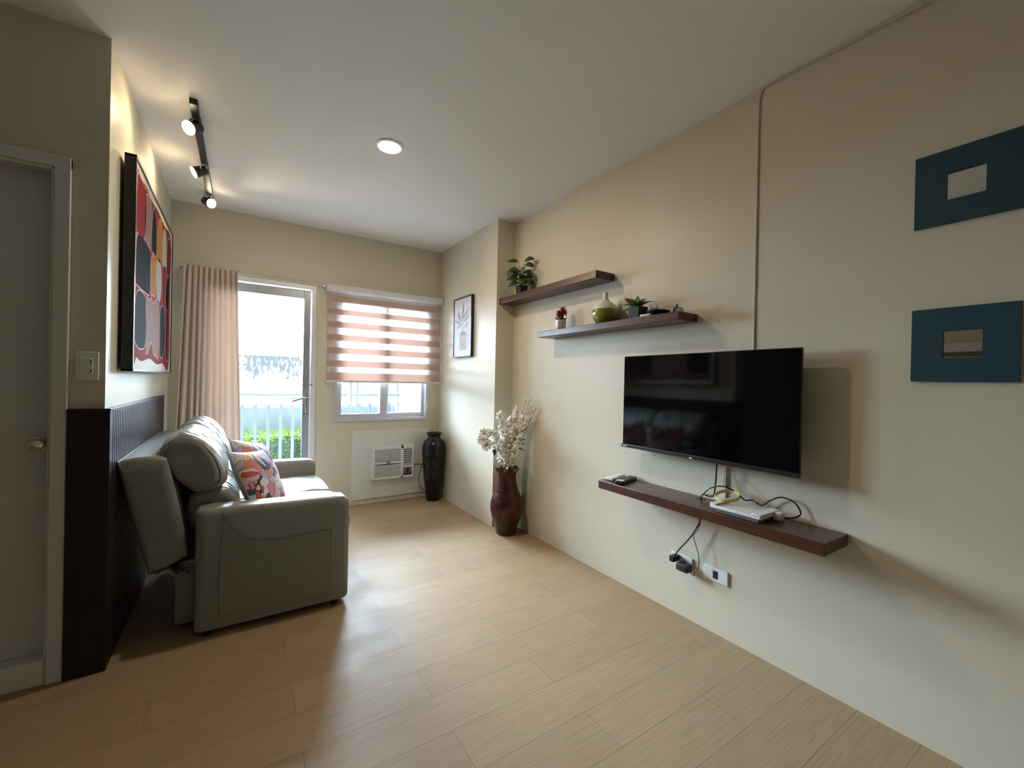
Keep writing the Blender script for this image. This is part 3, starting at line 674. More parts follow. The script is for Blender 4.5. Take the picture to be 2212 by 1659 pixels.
b = B(); tube(b, [(1.975, 1.318, .274), (1.975, 1.295, .262), (1.975, 1.285, .270), (1.975, 1.288, .287), (1.975, 1.272, .302), (1.975, 1.262, .33), (1.978, 1.272, .39), (1.975, 1.295, .46), (1.975, 1.275, .50), (1.977, 1.262, .545), (1.975, 1.285, .575), (1.972, 1.275, .60), (1.972, 1.262, .63), (1.972, 1.262, .672), (1.968, 1.235, .690), (1.965, 1.20, .697), (1.965, 1.165, .690)], .0019, 6)
fin('lead', b, 'black', ad)

# ------------------------------------------------------------------ router, cables, remotes on lower shelf
rt = thing('router', 'white flat internet router with raised ends on the shelf below the television', 'router', (1.90, 1.01, .665))
b = B()
def quadbox(bm, P4, z0, z1, m=0): grid_faces(bm, [[(p[0], p[1], z0) for p in P4], [(p[0], p[1], z1) for p in P4]], mat=m)
ry0, ry1, rx0, rx1 = .895, 1.118, 1.822, 1.985
quadbox(b, [(rx0, ry0), (rx1, ry0), (rx1, ry1), (rx0, ry1)], .680, .694)
fin('router_body', b, 'whiteplastic', rt, bev=.004)
b = B(); quadbox(b, [(rx0+.006, ry0+.01), (rx1-.02, ry0+.01), (rx1-.02, ry1-.02), (rx0+.006, ry1-.02)], .666, .681); fin('router_underside', b, 'greyplastic', rt, bev=.002)
for a0, a1 in ((ry0-.002, ry0+.038), (ry1-.030, ry1+.002)):
    b = B(); quadbox(b, [(rx0+.002, a0), (rx1+.003, a0), (rx1+.003, a1), (rx0+.002, a1)], .694, .702); fin('raised_end', b, 'whiteplastic', rt, bev=.003)
b = B(); box(b, (rx1-.052, ry0-.028, .667), (rx1-.012, ry0+.004, .700), bev=.004); fin('connector_block', b, 'whiteplastic', rt)
b = B(); tube(b, [(rx1-.02, ry0-.026, .678), (rx1, ry0-.055, .682), (2.0, ry0-.075, .705), (2.0, ry0-.05, .745), (1.998, ry0, .755), (1.996, ry0+.045, .73), (1.995, ry0+.08, .700), (1.995, ry0+.12, .712), (1.992, ry0+.155, .706), (1.985, ry0+.19, .733), (1.96, ry0+.24, .755), (1.95, ry0+.30, .735), (1.96, ry0+.345, .69)], .0034, 8); fin('black_lead', b, 'black', rt)
yc = thing('cable_coil', 'coil of thin yellow cable resting on the white router', 'cable', (1.93, 1.085, .71))
b = B(); rg = random.Random(9)
cpt = Vector((1.930, 1.098, .722))
pts = []
for i in range(11*18+1):
    a = i*2*PI/18; k = i/18
    r1, r2 = .050+.002*math.sin(k*3), .050+.003*math.cos(k*2)
    pts.append(cpt+Vector((r1*math.cos(a), r2*math.sin(a), .0030*((k*1.7) % 4)-.006+.014*math.cos(a))))
tube(b, pts, .0021, 6, 0, 0); fin('coil', b, 'yellow', yc)
b = B(); tube(b, [(1.975, 1.11, .73), (1.985, 1.14, .745), (1.99, 1.155, .775), (1.99, 1.14, .80), (1.99, 1.10, .795), (1.992, 1.055, .765), (1.992, 1.02, .735), (1.99, 1.0, .705)], .0015, 6); tube(b, [(1.97, 1.13, .73), (1.99, 1.15, .78), (2.0, 1.15, .84), (2.0, 1.115, .90)], .0015, 6); tube(b, [(1.992, .985, .70), (1.998, .99, .73), (1.995, 1.01, .74)], .0015, 6)
fin('loose_end', b, 'creamcable', yc)
def rot_slab(P0, P1, wid, z0, z1):
    P0, P1 = Vector(P0), Vector(P1); d = (P1-P0); n = Vector((-d.y, d.x)).normalized()*wid/2
    return [(P0+n), (P0-n), (P1-n), (P1+n)]
r1 = thing('remote_control', 'white air conditioner remote lying at the far end of the lower shelf', 'remote', (1.90, 1.77, .665))
b = B(); q = rot_slab((1.845, 1.765), (1.985, 1.785), .055, 0, 0); quadbox(b, q, .666, .683); fin('body', b, 'whiteplastic', r1, bev=.006)
b = B(); q = rot_slab((1.905, 1.774), (1.982, 1.785), .042, 0, 0); quadbox(b, q, .6825, .688); fin('flap', b, 'creamglaze', r1, bev=.003)
r2 = thing('remote_control', 'black television remote lying beside the white one on the lower shelf', 'remote', (1.90, 1.69, .665))
b = B(); q = rot_slab((1.822, 1.668), (2.005, 1.722), .050, 0, 0); quadbox(b, q, .666, .686); fin('body', b, 'blackplastic', r2, bev=.006)
b = B(); q = rot_slab((1.826, 1.669), (1.858, 1.679), .040, 0, 0); quadbox(b, q, .6855, .6872); fin('silver_panel', b, 'aluwhite', r2, bev=.001)
b = B()
for k in range(5):
    for j in (-1, 0, 1):
        t_ = .3+.13*k; x, y = 1.822+.183*t_, 1.668+.054*t_; cyl(b, (x-.29*.013*j, y+.96*.013*j, .6855), (0, 0, 1), .0035, .0015, 10)
fin('buttons', b, 'greyplastic', r2)

# ------------------------------------------------------------------ teal framed mirrors
for zc, label in ((1.926, 'square teal framed mirror, the upper of the two on the right wall'), (1.390, 'square teal framed mirror, the lower of the two on the right wall')):
    t = thing('wall_mirror', label, 'mirror', (XR-.01, .360, zc), 'teal framed mirrors')
    b = B(); f = .125; g_ = .046
    rows = []
    def ring(r, x): return [(x, .360+sy*r, zc+sz*r) for sy, sz in ((-1, -1), (1, -1), (1, 1), (-1, 1))]
    grid_faces(b, [ring(f, XR-.0005), ring(f, XR-.014), ring(g_, XR-.014), ring(g_, XR-.004)], caps=False)
    fin('frame', b, 'teal', t, smooth=False)
    b = B(); box(b, (XR-.0045, .360-g_, zc-g_), (XR-.001, .360+g_, zc+g_)); lab(fin('mirror_glass', b, 'mirror', t, smooth=False), 'small silver mirror glass')

# ------------------------------------------------------------------ small botanical picture on pillar
pc = thing('framed_picture', 'narrow black framed drawing of a plant in a spotted pot on the pillar wall', 'picture', (XP, 3.69, 1.47))
b = B(); y0, y1, z0, z1, xf = 3.492, 3.876, 1.468, 2.043, XP-.030
for lo, hi in (((y0, z0), (y0+.009, z1)), ((y1-.009, z0), (y1, z1)), ((y0, z0), (y1, z0+.009)), ((y0, z1-.009), (y1, z1))): box(b, (xf, lo[0], lo[1]), (XP-.001, hi[0], hi[1]))
fin('frame', b, 'black', pc, smooth=False)
g1 = P('drawn_leaf', (.30, .35, .34), .7, var=.2, vscale=60); g2 = P('drawn_pot', (.50, .45, .45), .7); g3 = P('drawn_stem', (.42, .42, .42), .7); g4 = P('drawn_soil', (.30, .28, .29), .7); g5 = P('drawn_dark_leaf', (.12, .14, .12), .7)
b = B(); xs = xf+.006; box(b, (xs, y0+.008, z0+.008), (XP-.002, y1-.008, z1-.008), 0)
def dleaf(p, q, wd_, m):
    p, q = Vector((0, *p)), Vector((0, *q)); d = q-p; n = Vector((0, -d.z, d.y)).normalized()*wd_
    pts = [p, p.lerp(q, .3)+n, p.lerp(q, .65)+n*.8, q, p.lerp(q, .65)-n*.8, p.lerp(q, .3)-n]
    poly(b, [(xs, v.y, v.z) for v in pts], (-.0006, 0, 0), m)
def dline(p, q, wd_, m):
    p, q = Vector((0, *p)), Vector((0, *q)); d = q-p; n = Vector((0, -d.z, d.y)).normalized()*wd_
    poly(b, [(xs, v.y, v.z) for v in (p+n, q+n, q-n, p-n)], (-.0005, 0, 0), m)
poly(b, [(xs, *v) for v in ((3.742, 1.70), (3.742, 1.545), (3.725, 1.532), (3.61, 1.532), (3.597, 1.55), (3.60, 1.70))], (-.0003, 0, 0), 2)
poly(b, [(xs, *v) for v in ((3.737, 1.682), (3.70, 1.710), (3.66, 1.716), (3.610, 1.693), (3.65, 1.680), (3.70, 1.676))], (-.0006, 0, 0), 4)
rg = random.Random(2)
for k in range(14):
    a, z = rg.uniform(3.612, 3.73), rg.uniform(1.55, 1.67); poly(b, [(xs, a+.006*math.cos(t*PI/3), z+.006*math.sin(t*PI/3)) for t in range(6)], (-.0008, 0, 0), 4)
for p, q in (((3.69, 1.712), (3.71, 1.78)), ((3.672, 1.712), (3.669, 1.79)), ((3.669, 1.78), (3.676, 1.862)), ((3.70, 1.78), (3.734, 1.85)), ((3.669, 1.79), (3.646, 1.84)), ((3.68, 1.712), (3.69, 1.79))): dline(p, q, .0025, 3)
dleaf((3.676, 1.86), (3.672, 2.0), .010, 5)
for p, q, wd_ in (((3.734, 1.85), (3.785, 1.930), .012), ((3.722, 1.80), (3.803, 1.905), .012), ((3.711, 1.784), (3.860, 1.838), .013), ((3.711, 1.779), (3.815, 1.75), .008), ((3.646, 1.84), (3.549, 1.932), .010), ((3.65, 1.80), (3.550, 1.861), .012), ((3.642, 1.747), (3.547, 1.797), .009), ((3.676, 1.83), (3.70, 1.90), .010), ((3.670, 1.83), (3.64, 1.895), .010), ((3.69, 1.80), (3.74, 1.88), .009)): dleaf(p, q, wd_, 1)
fin('drawing', b, ['paper', g1, g2, g3, g4, g5], pc, smooth=False)

# ------------------------------------------------------------------ large abstract painting on left wall
pa = thing('abstract_painting', 'large abstract canvas of red, pink, orange and dark shapes in a deep black frame', 'painting', (XL, 3.25, 1.25))
y0, y1, z0, z1 = 2.585, 3.905, 1.246, 2.242; xf = XL+.056
b = B()
for lo, hi in (((y0, z0), (y0+.010, z1)), ((y1-.010, z0), (y1, z1)), ((y0, z0), (y1, z0+.010)), ((y0, z1-.010), (y1, z1))): box(b, (XL+.014, lo[0], lo[1]), (xf, hi[0], hi[1]))
box(b, (XL+.014, y0+.01, z0+.01), (XL+.02, y1-.01, z1-.01))
fin('frame', b, 'black', pa, smooth=False)
ART = {'bg': [(0.035, 0.93), (0.06, 0.958), (0.11, 0.952), (0.2, 0.965), (0.35, 0.952), (0.5, 0.968), (0.7, 0.955), (0.944, 0.953), (.955, .6), (0.945, 0.044), (0.723, 0.052), (0.547, 0.04), (0.359, 0.065), (0.171, 0.044), (0.074, 0.06), (0.03, 0.055), (.04, .5)],
'r': [(0.04, 0.93), (0.105, 0.95), (0.176, 0.943), (0.205, 0.925), (0.19, 0.70), (0.06, 0.67), (0.03, 0.689)],
'p': [(0.225, 0.932), (0.303, 0.944), (0.342, 0.9), (0.325, 0.685), (0.274, 0.690), (0.20, 0.693), (0.195, 0.869)],
'd': [(0.4, 0.940), (0.453, 0.891), (0.478, 0.70), (0.40, 0.682), (0.345, 0.69), (0.357, 0.835)],
'o': [(0.559, 0.935), (0.63, 0.927), (0.638, 0.705), (0.50, 0.69), (0.49, 0.799), (0.513, 0.881)],
'w': [(0.687, 0.920), (0.766, 0.907), (0.785, 0.715), (0.663, 0.69), (0.655, 0.81)],
'm': [(0.848, 0.92), (0.937, 0.91), (0.926, 0.696), (0.82, 0.68), (0.805, 0.804)],
'd2': [(0.057, 0.655), (0.152, 0.675), (0.275, 0.67), (0.32, 0.645), (0.325, 0.445), (0.264, 0.415), (0.063, 0.415), (0.035, 0.435), (0.036, 0.597)],
'o2': [(0.387, 0.66), (0.461, 0.662), (0.475, 0.457), (0.417, 0.44), (0.352, 0.442), (0.345, 0.599)],
'w2': [(0.50, 0.672), (0.61, 0.68), (0.638, 0.541), (0.59, 0.438), (0.52, 0.438), (0.49, 0.544)],
'r2': [(0.69, 0.678), (0.765, 0.682), (0.765, 0.446), (0.68, 0.44), (0.66, 0.577)],
'd3': [(0.86, 0.665), (0.905, 0.64), (0.88, 0.446), (0.80, 0.440), (0.79, 0.571)],
'g': [(0.103, 0.395), (0.2, 0.392), (0.24, 0.355), (0.243, 0.145), (0.138, 0.107), (0.045, 0.133), (0.033, 0.19), (0.04, 0.34)],
'p2': [(0.265, 0.397), (0.315, 0.385), (0.371, 0.412), (0.42, 0.39), (0.474, 0.417), (0.58, 0.412), (0.59, 0.106), (0.523, 0.089), (0.444, 0.105), (0.393, 0.16), (0.336, 0.122), (0.305, 0.1), (0.26, 0.107), (0.257, 0.297)],
'd4': [(0.642, 0.405), (0.745, 0.405), (0.775, 0.194), (0.717, 0.103), (0.635, 0.107), (0.615, 0.309)],
'm2': [(0.825, 0.412), (0.90, 0.41), (0.90, 0.102), (0.83, 0.109), (0.81, 0.289)]}
AC_ = {'bg': (.33, .052, .045), 'r': (.36, .035, .045), 'p': (.42, .25, .23), 'd': (.045, .045, .06), 'o': (.62, .27, .055), 'w': (.60, .57, .52), 'm': (.20, .02, .035), 'd2': (.038, .030, .034), 'o2': (.60, .27, .06), 'w2': (.60, .58, .54), 'r2': (.33, .03, .045), 'd3': (.02, .02, .03), 'g': (.055, .065, .09), 'p2': (.43, .28, .26), 'd4': (.05, .055, .075), 'm2': (.13, .018, .035)}
mats = ['canvas', P('art_outline', (.62, .42, .36), .85, spec=.15)]; idx = {}
for k, v in AC_.items(): idx[k] = len(mats); v = tuple((.62 if max(v) > .12 else .45)*c+.02*v[0] for c in v); mats.append(P('art_paint_'+{'bg': 'ground', 'r': 'crimson', 'p': 'blush', 'd': 'slate', 'o': 'orange', 'w': 'ivory', 'm': 'wine', 'd2': 'charcoal', 'o2': 'amber', 'w2': 'chalk', 'r2': 'ruby', 'd3': 'night', 'g': 'graphite', 'p2': 'rose', 'd4': 'steel', 'm2': 'plum'}[k], v, .9, var=.08, vscale=40, spec=.05))
b = B(); xs = xf-.005; box(b, (XL+.02, y0+.010, z0+.010), (xs, y1-.010, z1-.010), 0)
ww, hh = y1-y0-.02, z1-z0-.02
for k, pts in ART.items():
    P3 = [Vector((xs, y0+.01+u*ww, z0+.01+v*hh)) for u, v in pts]
    sm = catmull(P3, 6, closed=True)
    if k == 'bg': poly(b, sm, (.0005, 0, 0), idx[k]); continue
    cen = sum(sm, Vector())/len(sm)
    out = []
    for i, p in enumerate(sm):
        tn = (sm[(i+1) % len(sm)]-sm[i-1]); n = Vector((0, -tn.z, tn.y)).normalized()
        if n.dot(p-cen) < 0: n = -n
        out.append(p+n*.006)
    poly(b, out, (.0008, 0, 0), 1); poly(b, sm, (.0012, 0, 0), idx[k])
fin('canvas', b, mats, pa, smooth=False)

# ------------------------------------------------------------------ track light
tr = thing('track_light', 'black ceiling track with three round adjustable spotlights along the left wall', 'track light', (-.203, 3.36, H))
b = B(); poly(b, [(-.224, 2.665, H), (-.190, 2.665, H), (-.176, 4.075, H), (-.210, 4.075, H)], (0, 0, -.030)); fin('track', b, 'black', tr, bev=.002)
heads = [((-.235, 2.800, 2.530), (-.55, -.62, -.56), (-.205, 2.80), 3.2, 125), ((-.255, 3.400, 2.535), (-.85, -.15, -.50), (-.200, 3.40), 2.6, 120), ((-.185, 3.930, 2.535), (.60, -.66, -.38), (-.192, 3.93), 22, 85)]
for (p, d, q, pw_w, ang) in heads:
    p = Vector(p); d = Vector(d).normalized(); ln = .075
    b = B(); cyl(b, p-d*ln, d, .028, ln, 36, r2=.034); h = fin('spot_head', b, 'black', tr, bev=.003)
    b = B(); cyl(b, p-d*.004, d, .0335, .006, 36); lab(fin('lens', b, 'lens', h), 'glowing warm lens')
    b = B(); top_ = Vector((q[0], q[1], H-.029)); s = d.cross(Vector((0, 0, 1))).normalized()*.038; m_ = p-d*ln*.5
    for sg in (1, -1): tube(b, [m_+s*sg, m_+s*sg+Vector((0, 0, .03)), top_+s*sg*.55, top_], .0035, 6, 0, 3)
    cyl(b, top_, (0, 0, -1), .014, .018, 20); fin('bracket', b, 'chrome' if p.y > 3 else 'black', h)
    l = bpy.data.lights.new('spot_lamp', 'SPOT'); l.energy = pw_w; l.color = WARM; l.spot_size = math.radians(ang); l.spot_blend = .7; l.shadow_soft_size = .03
    lo = bpy.data.objects.new('spot_lamp', l); lo.location = p+d*.012; lo.rotation_euler = d.to_track_quat('-Z', 'Y').to_euler(); C.objects.link(lo)

# recessed downlight
dl = thing('downlight', 'round recessed ceiling downlight glowing warm white', 'ceiling light', (.737, 2.524, H))
b = B(); lathe(b, [(.083, 0), (.082, -.006), (.066, -.008), (.063, -.003), (.063, .0)], (.737, 2.524, H), 64); fin('trim_ring', b, 'whiteplastic', dl)
b = B(); cyl(b, (.737, 2.524, H-.0105), (0, 0, 1), .063, .005, 64); lab(fin('diffuser', b, 'diffuser', dl), 'glowing warm white diffuser')
l = bpy.data.lights.new('downlight_lamp', 'AREA'); l.shape = 'DISK'; l.size = .12; l.energy = DOWN_W; l.color = (1, .86, .66)
lo = bpy.data.objects.new('downlight_lamp', l); lo.location = (.737, 2.524, H-.013); C.objects.link(lo)

# ------------------------------------------------------------------ sofa
sf = thing('sofa', 'grey leather two seat recliner sofa with quilted arm against the dark panelled wall', 'sofa', (.10, 3.1, 0))
def loft(prof, ys, end=.10, pw=2.6, n=6, puff=None, wr=0., seed=0., crown=.0, cz=0.):
    """closed xz profile swept along y with rounded ends"""
    p = catmull([(x, 0, z) for x, z in prof], n, closed=True)
    c = sum(p, Vector())/len(p); a, z_ = ys; L = z_-a; rows = []
    N = 120 if cz else 40
    st = []
    for i in range(N+1):
        u = i/N; u = .5-.5*math.cos(PI*u); st.append(u)
    for u in st:
        y = a+L*u; e = min(u, 1-u)*L
        k = 1. if e >= end else 1-(1-(max(0., 1-(1-e/end)**pw))**(1/pw))*.42
        cr = crown*math.sin(PI*u)
        row = []
        for q in p:
            v = q-c; s = k*(1+cr)
            pt = Vector((c.x+v.x*s, y, c.z+v.z*s))
            if wr:
                nn = noise.noise(Vector((pt.x*7+seed, pt.y*9, pt.z*7)))+.5*noise.noise(Vector((pt.x*16, pt.y*26+seed, pt.z*16)))
                pt += v.normalized()*wr*nn
            if cz and k > .9:
                yy = y*34+seed*3+3.2*noise.noise(Vector((pt.x*9+seed, y*4, pt.z*9)))+10*(pt.x-.3*pt.z)
                mk = max(0., noise.noise(Vector((pt.x*5, y*5+seed*2, pt.z*5)))+.28)
                pt -= v.normalized()*cz*mk*(1-abs(math.sin(yy)))**3
            row.append(pt)
        rows.append(row)
    b = B(); grid_faces(b, rows); return b
leather_wr = P('wrinkled_leather', (.25, .245, .225), .36, bump=1.0, bscale=7, var=.05, vscale=4, spec=.55, stretch=(1.2, 7, 1.6))
# arms: slab with rounded top
def arm(ya, yb):
    prof = [(-.150, .030), (.528, .030), (.534, .045), (.534, .535), (.528, .565), (.505, .584), (.46, .590), (.20, .596), (-.10, .605), (-.140, .603), (-.152, .590), (-.153, .050)]
    b = B(); rr = .030; N = 6; rows = []
    c = Vector((.19, 0, .31))
    for i in range(-N, N+1):
        t_ = i/N; a = abs(t_)
        ins = 0 if a < .5 else rr*(1-math.sqrt(max(0, 1-((a-.5)*2)**2)))
        y = (ya+yb)/2+(yb-ya)/2*(math.copysign(1, t_)*(1-rr*2/(yb-ya)*(1-(0 if a < .5 else ((a-.5)*2)))) if a >= .5 else t_*2*(1-rr*2/(yb-ya)))
        rows.append([(x+(-ins if x > .4 else (ins if x < -.1 else 0)), y, z+(-ins if z > .5 else 0)) for x, z in prof])
    grid_faces(b, rows); return b
ao = fin('armrest', arm(2.428, 2.570), 'leather', sf, bev=.006)
b = B(); pan = [(-.045, .575), (-.018, .528), (.017, .475), (.060, .440), (.104, .426), (.165, .417), (.227, .415), (.34, .417), (.438, .424), (.438, .24), (.437, .064), (.2, .073), (-.052, .088), (-.058, .268), (-.052, .45)]
pp = [(x, 2.4275, z) for x, z in pan]
poly(b, pp, (0, -.0035, 0)); fin('quilted_panel', b, 'quilt', ao, bev=.002)
b = B(); tube(b, [(x, 2.4255, z) for x, z in pan[:9]], .0030, 8); tube(b, [(.438, 2.4255, .424), (.438, 2.4255, .24), (.437, 2.4255, .064)], .0024, 8, 0, 2); tube(b, [(.437, 2.4255, .064), (.2, 2.4255, .073), (-.052, 2.4255, .088)], .0018, 6, 0, 2); tube(b, [(-.052, 2.4255, .088), (-.058, 2.4255, .268), (-.050, 2.4255, .45), (-.045, 2.4255, .575)], .0018, 6, 0, 3)
fin('piping', b, 'leather_seam', ao)
fin('armrest', arm(3.640, 3.780), 'leather', sf, bev=.006)
b = B(); box(b, (-.225, 2.575, .045), (.50, 3.635, .33)); fin('base', b, 'leather', sf, bev=.015)
b = B(); box(b, (-.235, 2.545, .035), (-.155, 2.60, .30), bev=.01); fin('rear_panel', b, 'leather', sf)
for y0_, y1_ in ((2.575, 3.102), (3.108, 3.635)):
    fin('seat_cushion', loft([(-.10, .33), (.45, .33), (.555, .345), (.575, .39), (.565, .44), (.52, .475), (.35, .485), (.10, .475), (-.08, .465), (-.12, .40)], (y0_, y1_), .05, 2.4, n=10, wr=.006, seed=y0_, crown=.01, cz=.012), leather_wr, sf, angle=80)
# reclined back shell
shell = [(-.436, .826), (-.430, .842), (-.405, .852), (-.365, .858), (-.31, .857), (-.275, .848), (-.262, .82), (-.215, .60), (-.185, .40), (-.20, .372), (-.25, .345), (-.29, .330), (-.318, .328), (-.330, .350), (-.36, .48), (-.40, .66)]
fin('back_shell', loft(shell, (2.485, 3.72), .018, 2.2, n=4, wr=.001), 'leather', sf, angle=80)
for i, (a, z) in enumerate(((2.515, 3.115), (3.118, 3.70))):
    ks = 0.0 if i == 0 else .0
    head = [(-.300, .862), (-.272, .915), (-.235, .945), (-.190, .950), (-.135, .920), (-.080, .850), (-.048, .770), (-.040, .715), (-.055, .685), (-.105, .668), (-.165, .668), (-.215, .705), (-.262, .770)]
    hc = fin('head_cushion', loft(head, (a, z), .07, 2.3, n=10, wr=.009, seed=3.3*i, crown=.055, cz=.016), leather_wr, sf, angle=80)
    sec = catmull([(x, 0, zz) for x, zz in head], 6, closed=True); cc = sum(sec, Vector())/len(sec)
    for yy in (a+.012, z-.012):
        b = B(); tube(b, [Vector((cc.x+(q.x-cc.x)*.83, yy, cc.z+(q.z-cc.z)*.83)) for q in sec+[sec[0]]], .0035, 6, 0, 0)
        fin('seam', b, 'leather_seam', hc)
    lum = [(-.19, .63), (-.15, .665), (-.085, .672), (-.03, .655), (.010, .60), (.022, .54), (.012, .485), (-.03, .462), (-.12, .455), (-.18, .48), (-.20, .55)]
    fin('lumbar_cushion', loft(lum, (max(a, 2.575), min(z, 3.635)), .05, 2.3, n=10, wr=.007, seed=8+i, crown=.03, cz=.014), leather_wr, sf, angle=80)
b = B(); rows = []
for j in range(14):
    s = j/13; row = []
    for i in range(20):
        u = i/19; y = 2.50+.5*u
        row.append((-.325+.15*s+.012*noise.noise(Vector((y*14, s*5, 1))), y+.02*noise.noise(Vector((s*6, y*4, 3))), .338-.055*s+.03*math.sin(PI*s)*noise.noise(Vector((y*9, s*4, 2)))-.045*(1-s)*abs(noise.noise(Vector((y*11, 5, 0))))))
    rows.append(row)
grid_faces(b, rows, closed=False, caps=False); fin('underside_cloth', b, 'sofacloth', sf, solid=.003, angle=180)
for x, y in ((.465, 2.46), (-.10, 2.46), (.465, 3.74), (-.10, 3.74)):
    b = B(); cyl(b, (x, y, 0), (0, 0, 1), .018, .034, 20, r2=.024); fin('foot', b, 'black', sf)

# throw pillows
def pillow(loc, width_dir, up_dir, s, th, label, roll=0.):
    t = thing('throw_pillow', label, 'pillow', loc, 'printed throw pillows')
    w_ = Vector(width_dir).normalized(); u_ = Vector(up_dir); u_ = (u_-w_*u_.dot(w_)).normalized(); n_ = w_.cross(u_)
    Rm = Matrix.Rotation(roll, 3, n_); w_ = Rm @ w_; u_ = Rm @ u_
    rot = Matrix((w_, u_, n_)).transposed(); t.rotation_euler = rot.to_euler()
    N = 28
    for side, nm, mt in ((1, 'front_cover', 'print'), (-1, 'back_cover', 'pillowback')):
        b = B(); rows = []
        for i in range(N+1):
            u = 2*i/N-1; row = []
            for j in range(N+1):
                v = 2*j/N-1
                e = (1-abs(u)**2.6)*(1-abs(v)**2.6); h = th/2*max(0, e)**.55
                px = u*(1-.07*(1-abs(v)**2)*abs(u)**2); py = v*(1-.07*(1-abs(u)**2)*abs(v)**2)
                h += .004*noise.noise(Vector((u*3, v*3, side)))*e
                row.append((px*s/2, py*s/2, side*h))
            rows.append(row)
        grid_faces(b, rows, closed=False, caps=False); fin(nm, b, mt, t, local=True, angle=180)
    b = B(); ring_ = [(-1+2*i/10, -1) for i in range(10)]+[(1, -1+2*i/10) for i in range(10)]+[(1-2*i/10, 1) for i in range(10)]+[(-1, 1-2*i/10) for i in range(11)]
    tube(b, [((u*(1-.07*(1-abs(v)**2)*abs(u)**2))*s/2, (v*(1-.07*(1-abs(u)**2)*abs(v)**2))*s/2, 0) for u, v in ring_], .0025, 6, 0, 0); fin('piping', b, 'pillowback', t, local=True)
    return t
pillow((.115, 2.800, .645), (.42, .90, 0), (-.46, .1, .88), .37, .13, 'printed cotton throw pillow with grey back, the nearer one on the sofa', roll=math.radians(-8))
pillow((.120, 3.260, .645), (.42, .90, 0), (-.50, .1, .85), .37, .13, 'printed cotton throw pillow, the farther one on the sofa by the balcony door', roll=math.radians(-14))

# ------------------------------------------------------------------ unseen side of the room: range hood seen only in the small mirror
rh = thing('range_hood', 'grey slim kitchen range hood seen reflected in the lower small mirror', 'range hood', (XB+.2, 1.1, 1.58))
b = B(); box(b, (XB+.001, .75, 1.60), (XB+.42, 1.55, 1.72)); fin('hood_body', b, 'alugrey', rh, bev=.006)
b = B(); box(b, (XB+.40, .76, 1.585), (XB+.425, 1.54, 1.625)); fin('hood_lip', b, 'darkgrey', rh, bev=.003)

# ------------------------------------------------------------------ balcony and outside
b = B(); box(b, (-1.5, YF+.13, -.15), (3.2, 5.62, -.03)); struct('floor_balcony', b, 'concrete')
b = B(); box(b, (-8, 5.62, -.3), (12, 30, -.16)); struct('floor_ground', b, 'grass')
b = B(); box(b, (1.80, YF+.13, -.1), (1.95, 5.66, 1.26)); struct('wall_balcony', b, 'sidewhite')
b = B(); box(b, (1.805, YF+.13, 1.26), (1.95, 5.66, 2.62)); struct('wall_balcony_upper', b, 'blockwall')
b = B(); box(b, (-1.6, YF+.13, 2.62), (1.95, 5.66, 2.75)); struct('added_shade_slab', b, 'sidewhite')  # unseen overhead slab, added to keep high sky light off pillar and floor
b = B(); box(b, (-1.6, YF+.13, -.1), (-1.45, 5.66, 2.75)); struct('wall_balcony_side', b, 'sidewhite')
rl = thing('balcony_railing', 'grey painted metal balcony railing with flat upright bars outside the glass door', 'railing', (.2, 5.5, -.03))
b = B(); box(b, (-1.45, 5.485, 1.025), (1.80, 5.53, 1.047)); fin('top_rail', b, 'railing', rl, bev=.002)
b = B(); box(b, (-1.45, 5.48, .920), (1.80, 5.53, .938)); fin('middle_rail', b, 'railingpale', rl, bev=.002)
b = B(); box(b, (-1.45, 5.48, .02), (1.80, 5.53, .05)); fin('bottom_rail', b, 'railingpale', rl, bev=.002)
x = .051-.1245*12
while x < 1.78:
    if x > -1.44:
        b = B(); box(b, (x-.0155, 5.49, .04), (x+.0155, 5.515, .925)); fin('baluster', b, 'railing', rl, bev=.002)
    x += .1245
b = B(); box(b, (-6, 8.0, -.2), (9, 8.25, .715)); struct('wall_garden', b, 'palegreen')
b = B(); box(b, (-6, 8.25, -.2), (9, 8.45, 1.60)); struct('wall_boundary', b, 'stained')
b = B(); rg = random.Random(21)
box(b, (-1.0, 7.12, -.16), (2.6, 7.42, .36), 0)
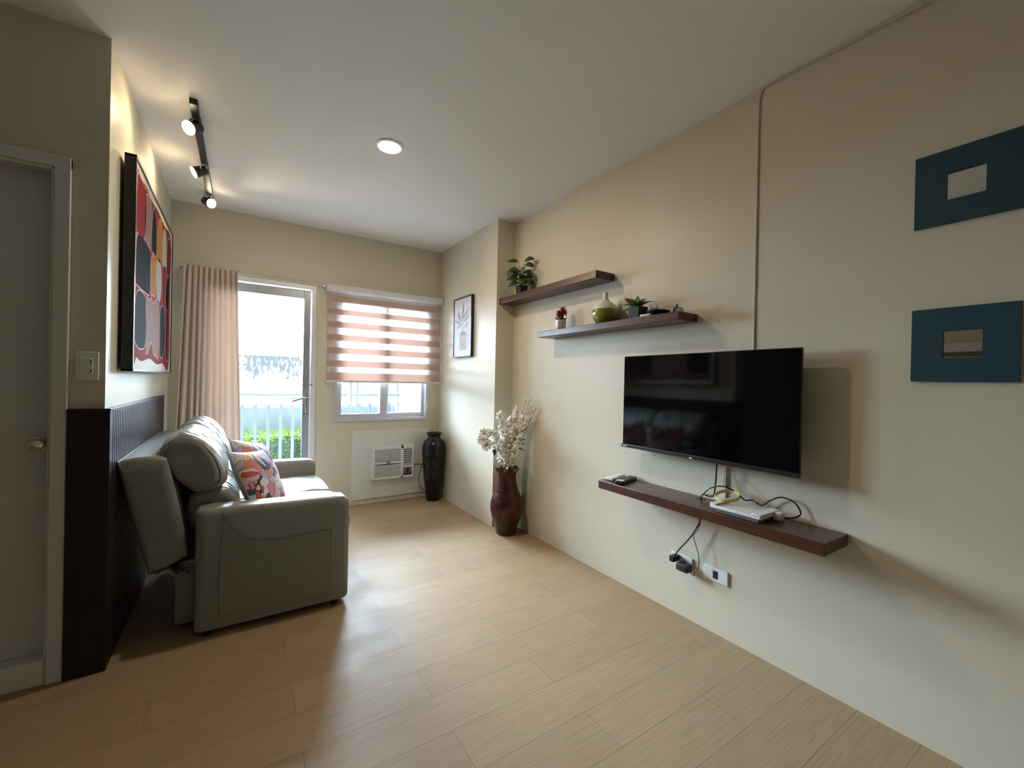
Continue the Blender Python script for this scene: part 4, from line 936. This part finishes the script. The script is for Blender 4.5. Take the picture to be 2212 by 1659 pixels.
for k in range(5200):
    x, z = rg.uniform(-1.05, 2.65), rg.uniform(-.15, .43)
    if z > .36: y = rg.uniform(7.08, 7.46)
    else: y = 7.12-rg.uniform(0, .05)
    z += .03*noise.noise(Vector((x*5, y*3, 0)))
    a = rg.uniform(0, 2*PI); d = Vector((math.cos(a)*.6, -.3+rg.uniform(-.5, .3), rg.uniform(-.2, 1)))
    leaf(b, (x, y, z), d, (rg.uniform(-.4, .4), -1, .6), rg.uniform(.035, .065), .026, .3, .2, 1 if z > .30+.05*noise.noise(Vector((x*7, 2, 1))) or rg.random() < .05 else 0, 2)
tag(fin('hedge', b, ['hedge', 'hedgenew'], smooth=False), 'low clipped green hedge with lime new growth beyond the balcony railing', 'hedge')
# drying rack on the balcony
dr = thing('drying_rack', 'pale metal drying rack standing on the balcony outside the window', 'drying rack', (1.35, 5.15, -.03))
for x, z in ((1.115, 1.75), (1.185, 1.72), (1.545, 1.72)):
    b = B(); tube(b, [(x, 5.15, -.03), (x, 5.15, z)], .010, 10, 0, 0); fin('pole', b, 'railing', dr)
b = B(); tube(b, [(1.60, 5.05, 1.62), (1.63, 5.0, .9), (1.67, 4.95, -.03)], .010, 10); fin('pole', b, 'railing', dr)
for z, x0_, x1_ in ((1.50, 1.115, 1.60), (1.10, 1.115, 1.62), (1.255, 1.185, 1.60)):
    b = B(); tube(b, [(x0_, 5.15, z), (x1_, 5.15, z)], .007, 8, 0, 0); fin('cross_bar', b, 'railing' if z > 1.3 else 'railingpale', dr)
b = B()
pts = [(1.49+.035*((1 if k % 2 == 0 else .45))*math.cos(k*PI/5+.3), 1.508+.035*((1 if k % 2 == 0 else .45))*math.sin(k*PI/5+.3)) for k in range(10)]
hg = thing('hanging_ornament', 'small coral star ornament on a ribbon hanging from the rack outside', 'ornament', (1.07, 5.1, 1.2))
b = B(); sr = P('coral_felt', (.70, .16, .11), .8)
poly(b, [(1.085+.036*(1 if k % 2 == 0 else .5)*math.cos(k*PI/5+.3), 5.12, 1.055+.036*(1 if k % 2 == 0 else .5)*math.sin(k*PI/5+.3)) for k in range(10)], (0, .008, 0)); fin('star', b, sr, hg)
b = B(); tube(b, [(1.088, 5.124, 1.08), (1.095, 5.126, 1.2), (1.10, 5.126, 1.32), (1.10, 5.138, 1.50)], .006, 6); fin('ribbon', b, sr, hg)
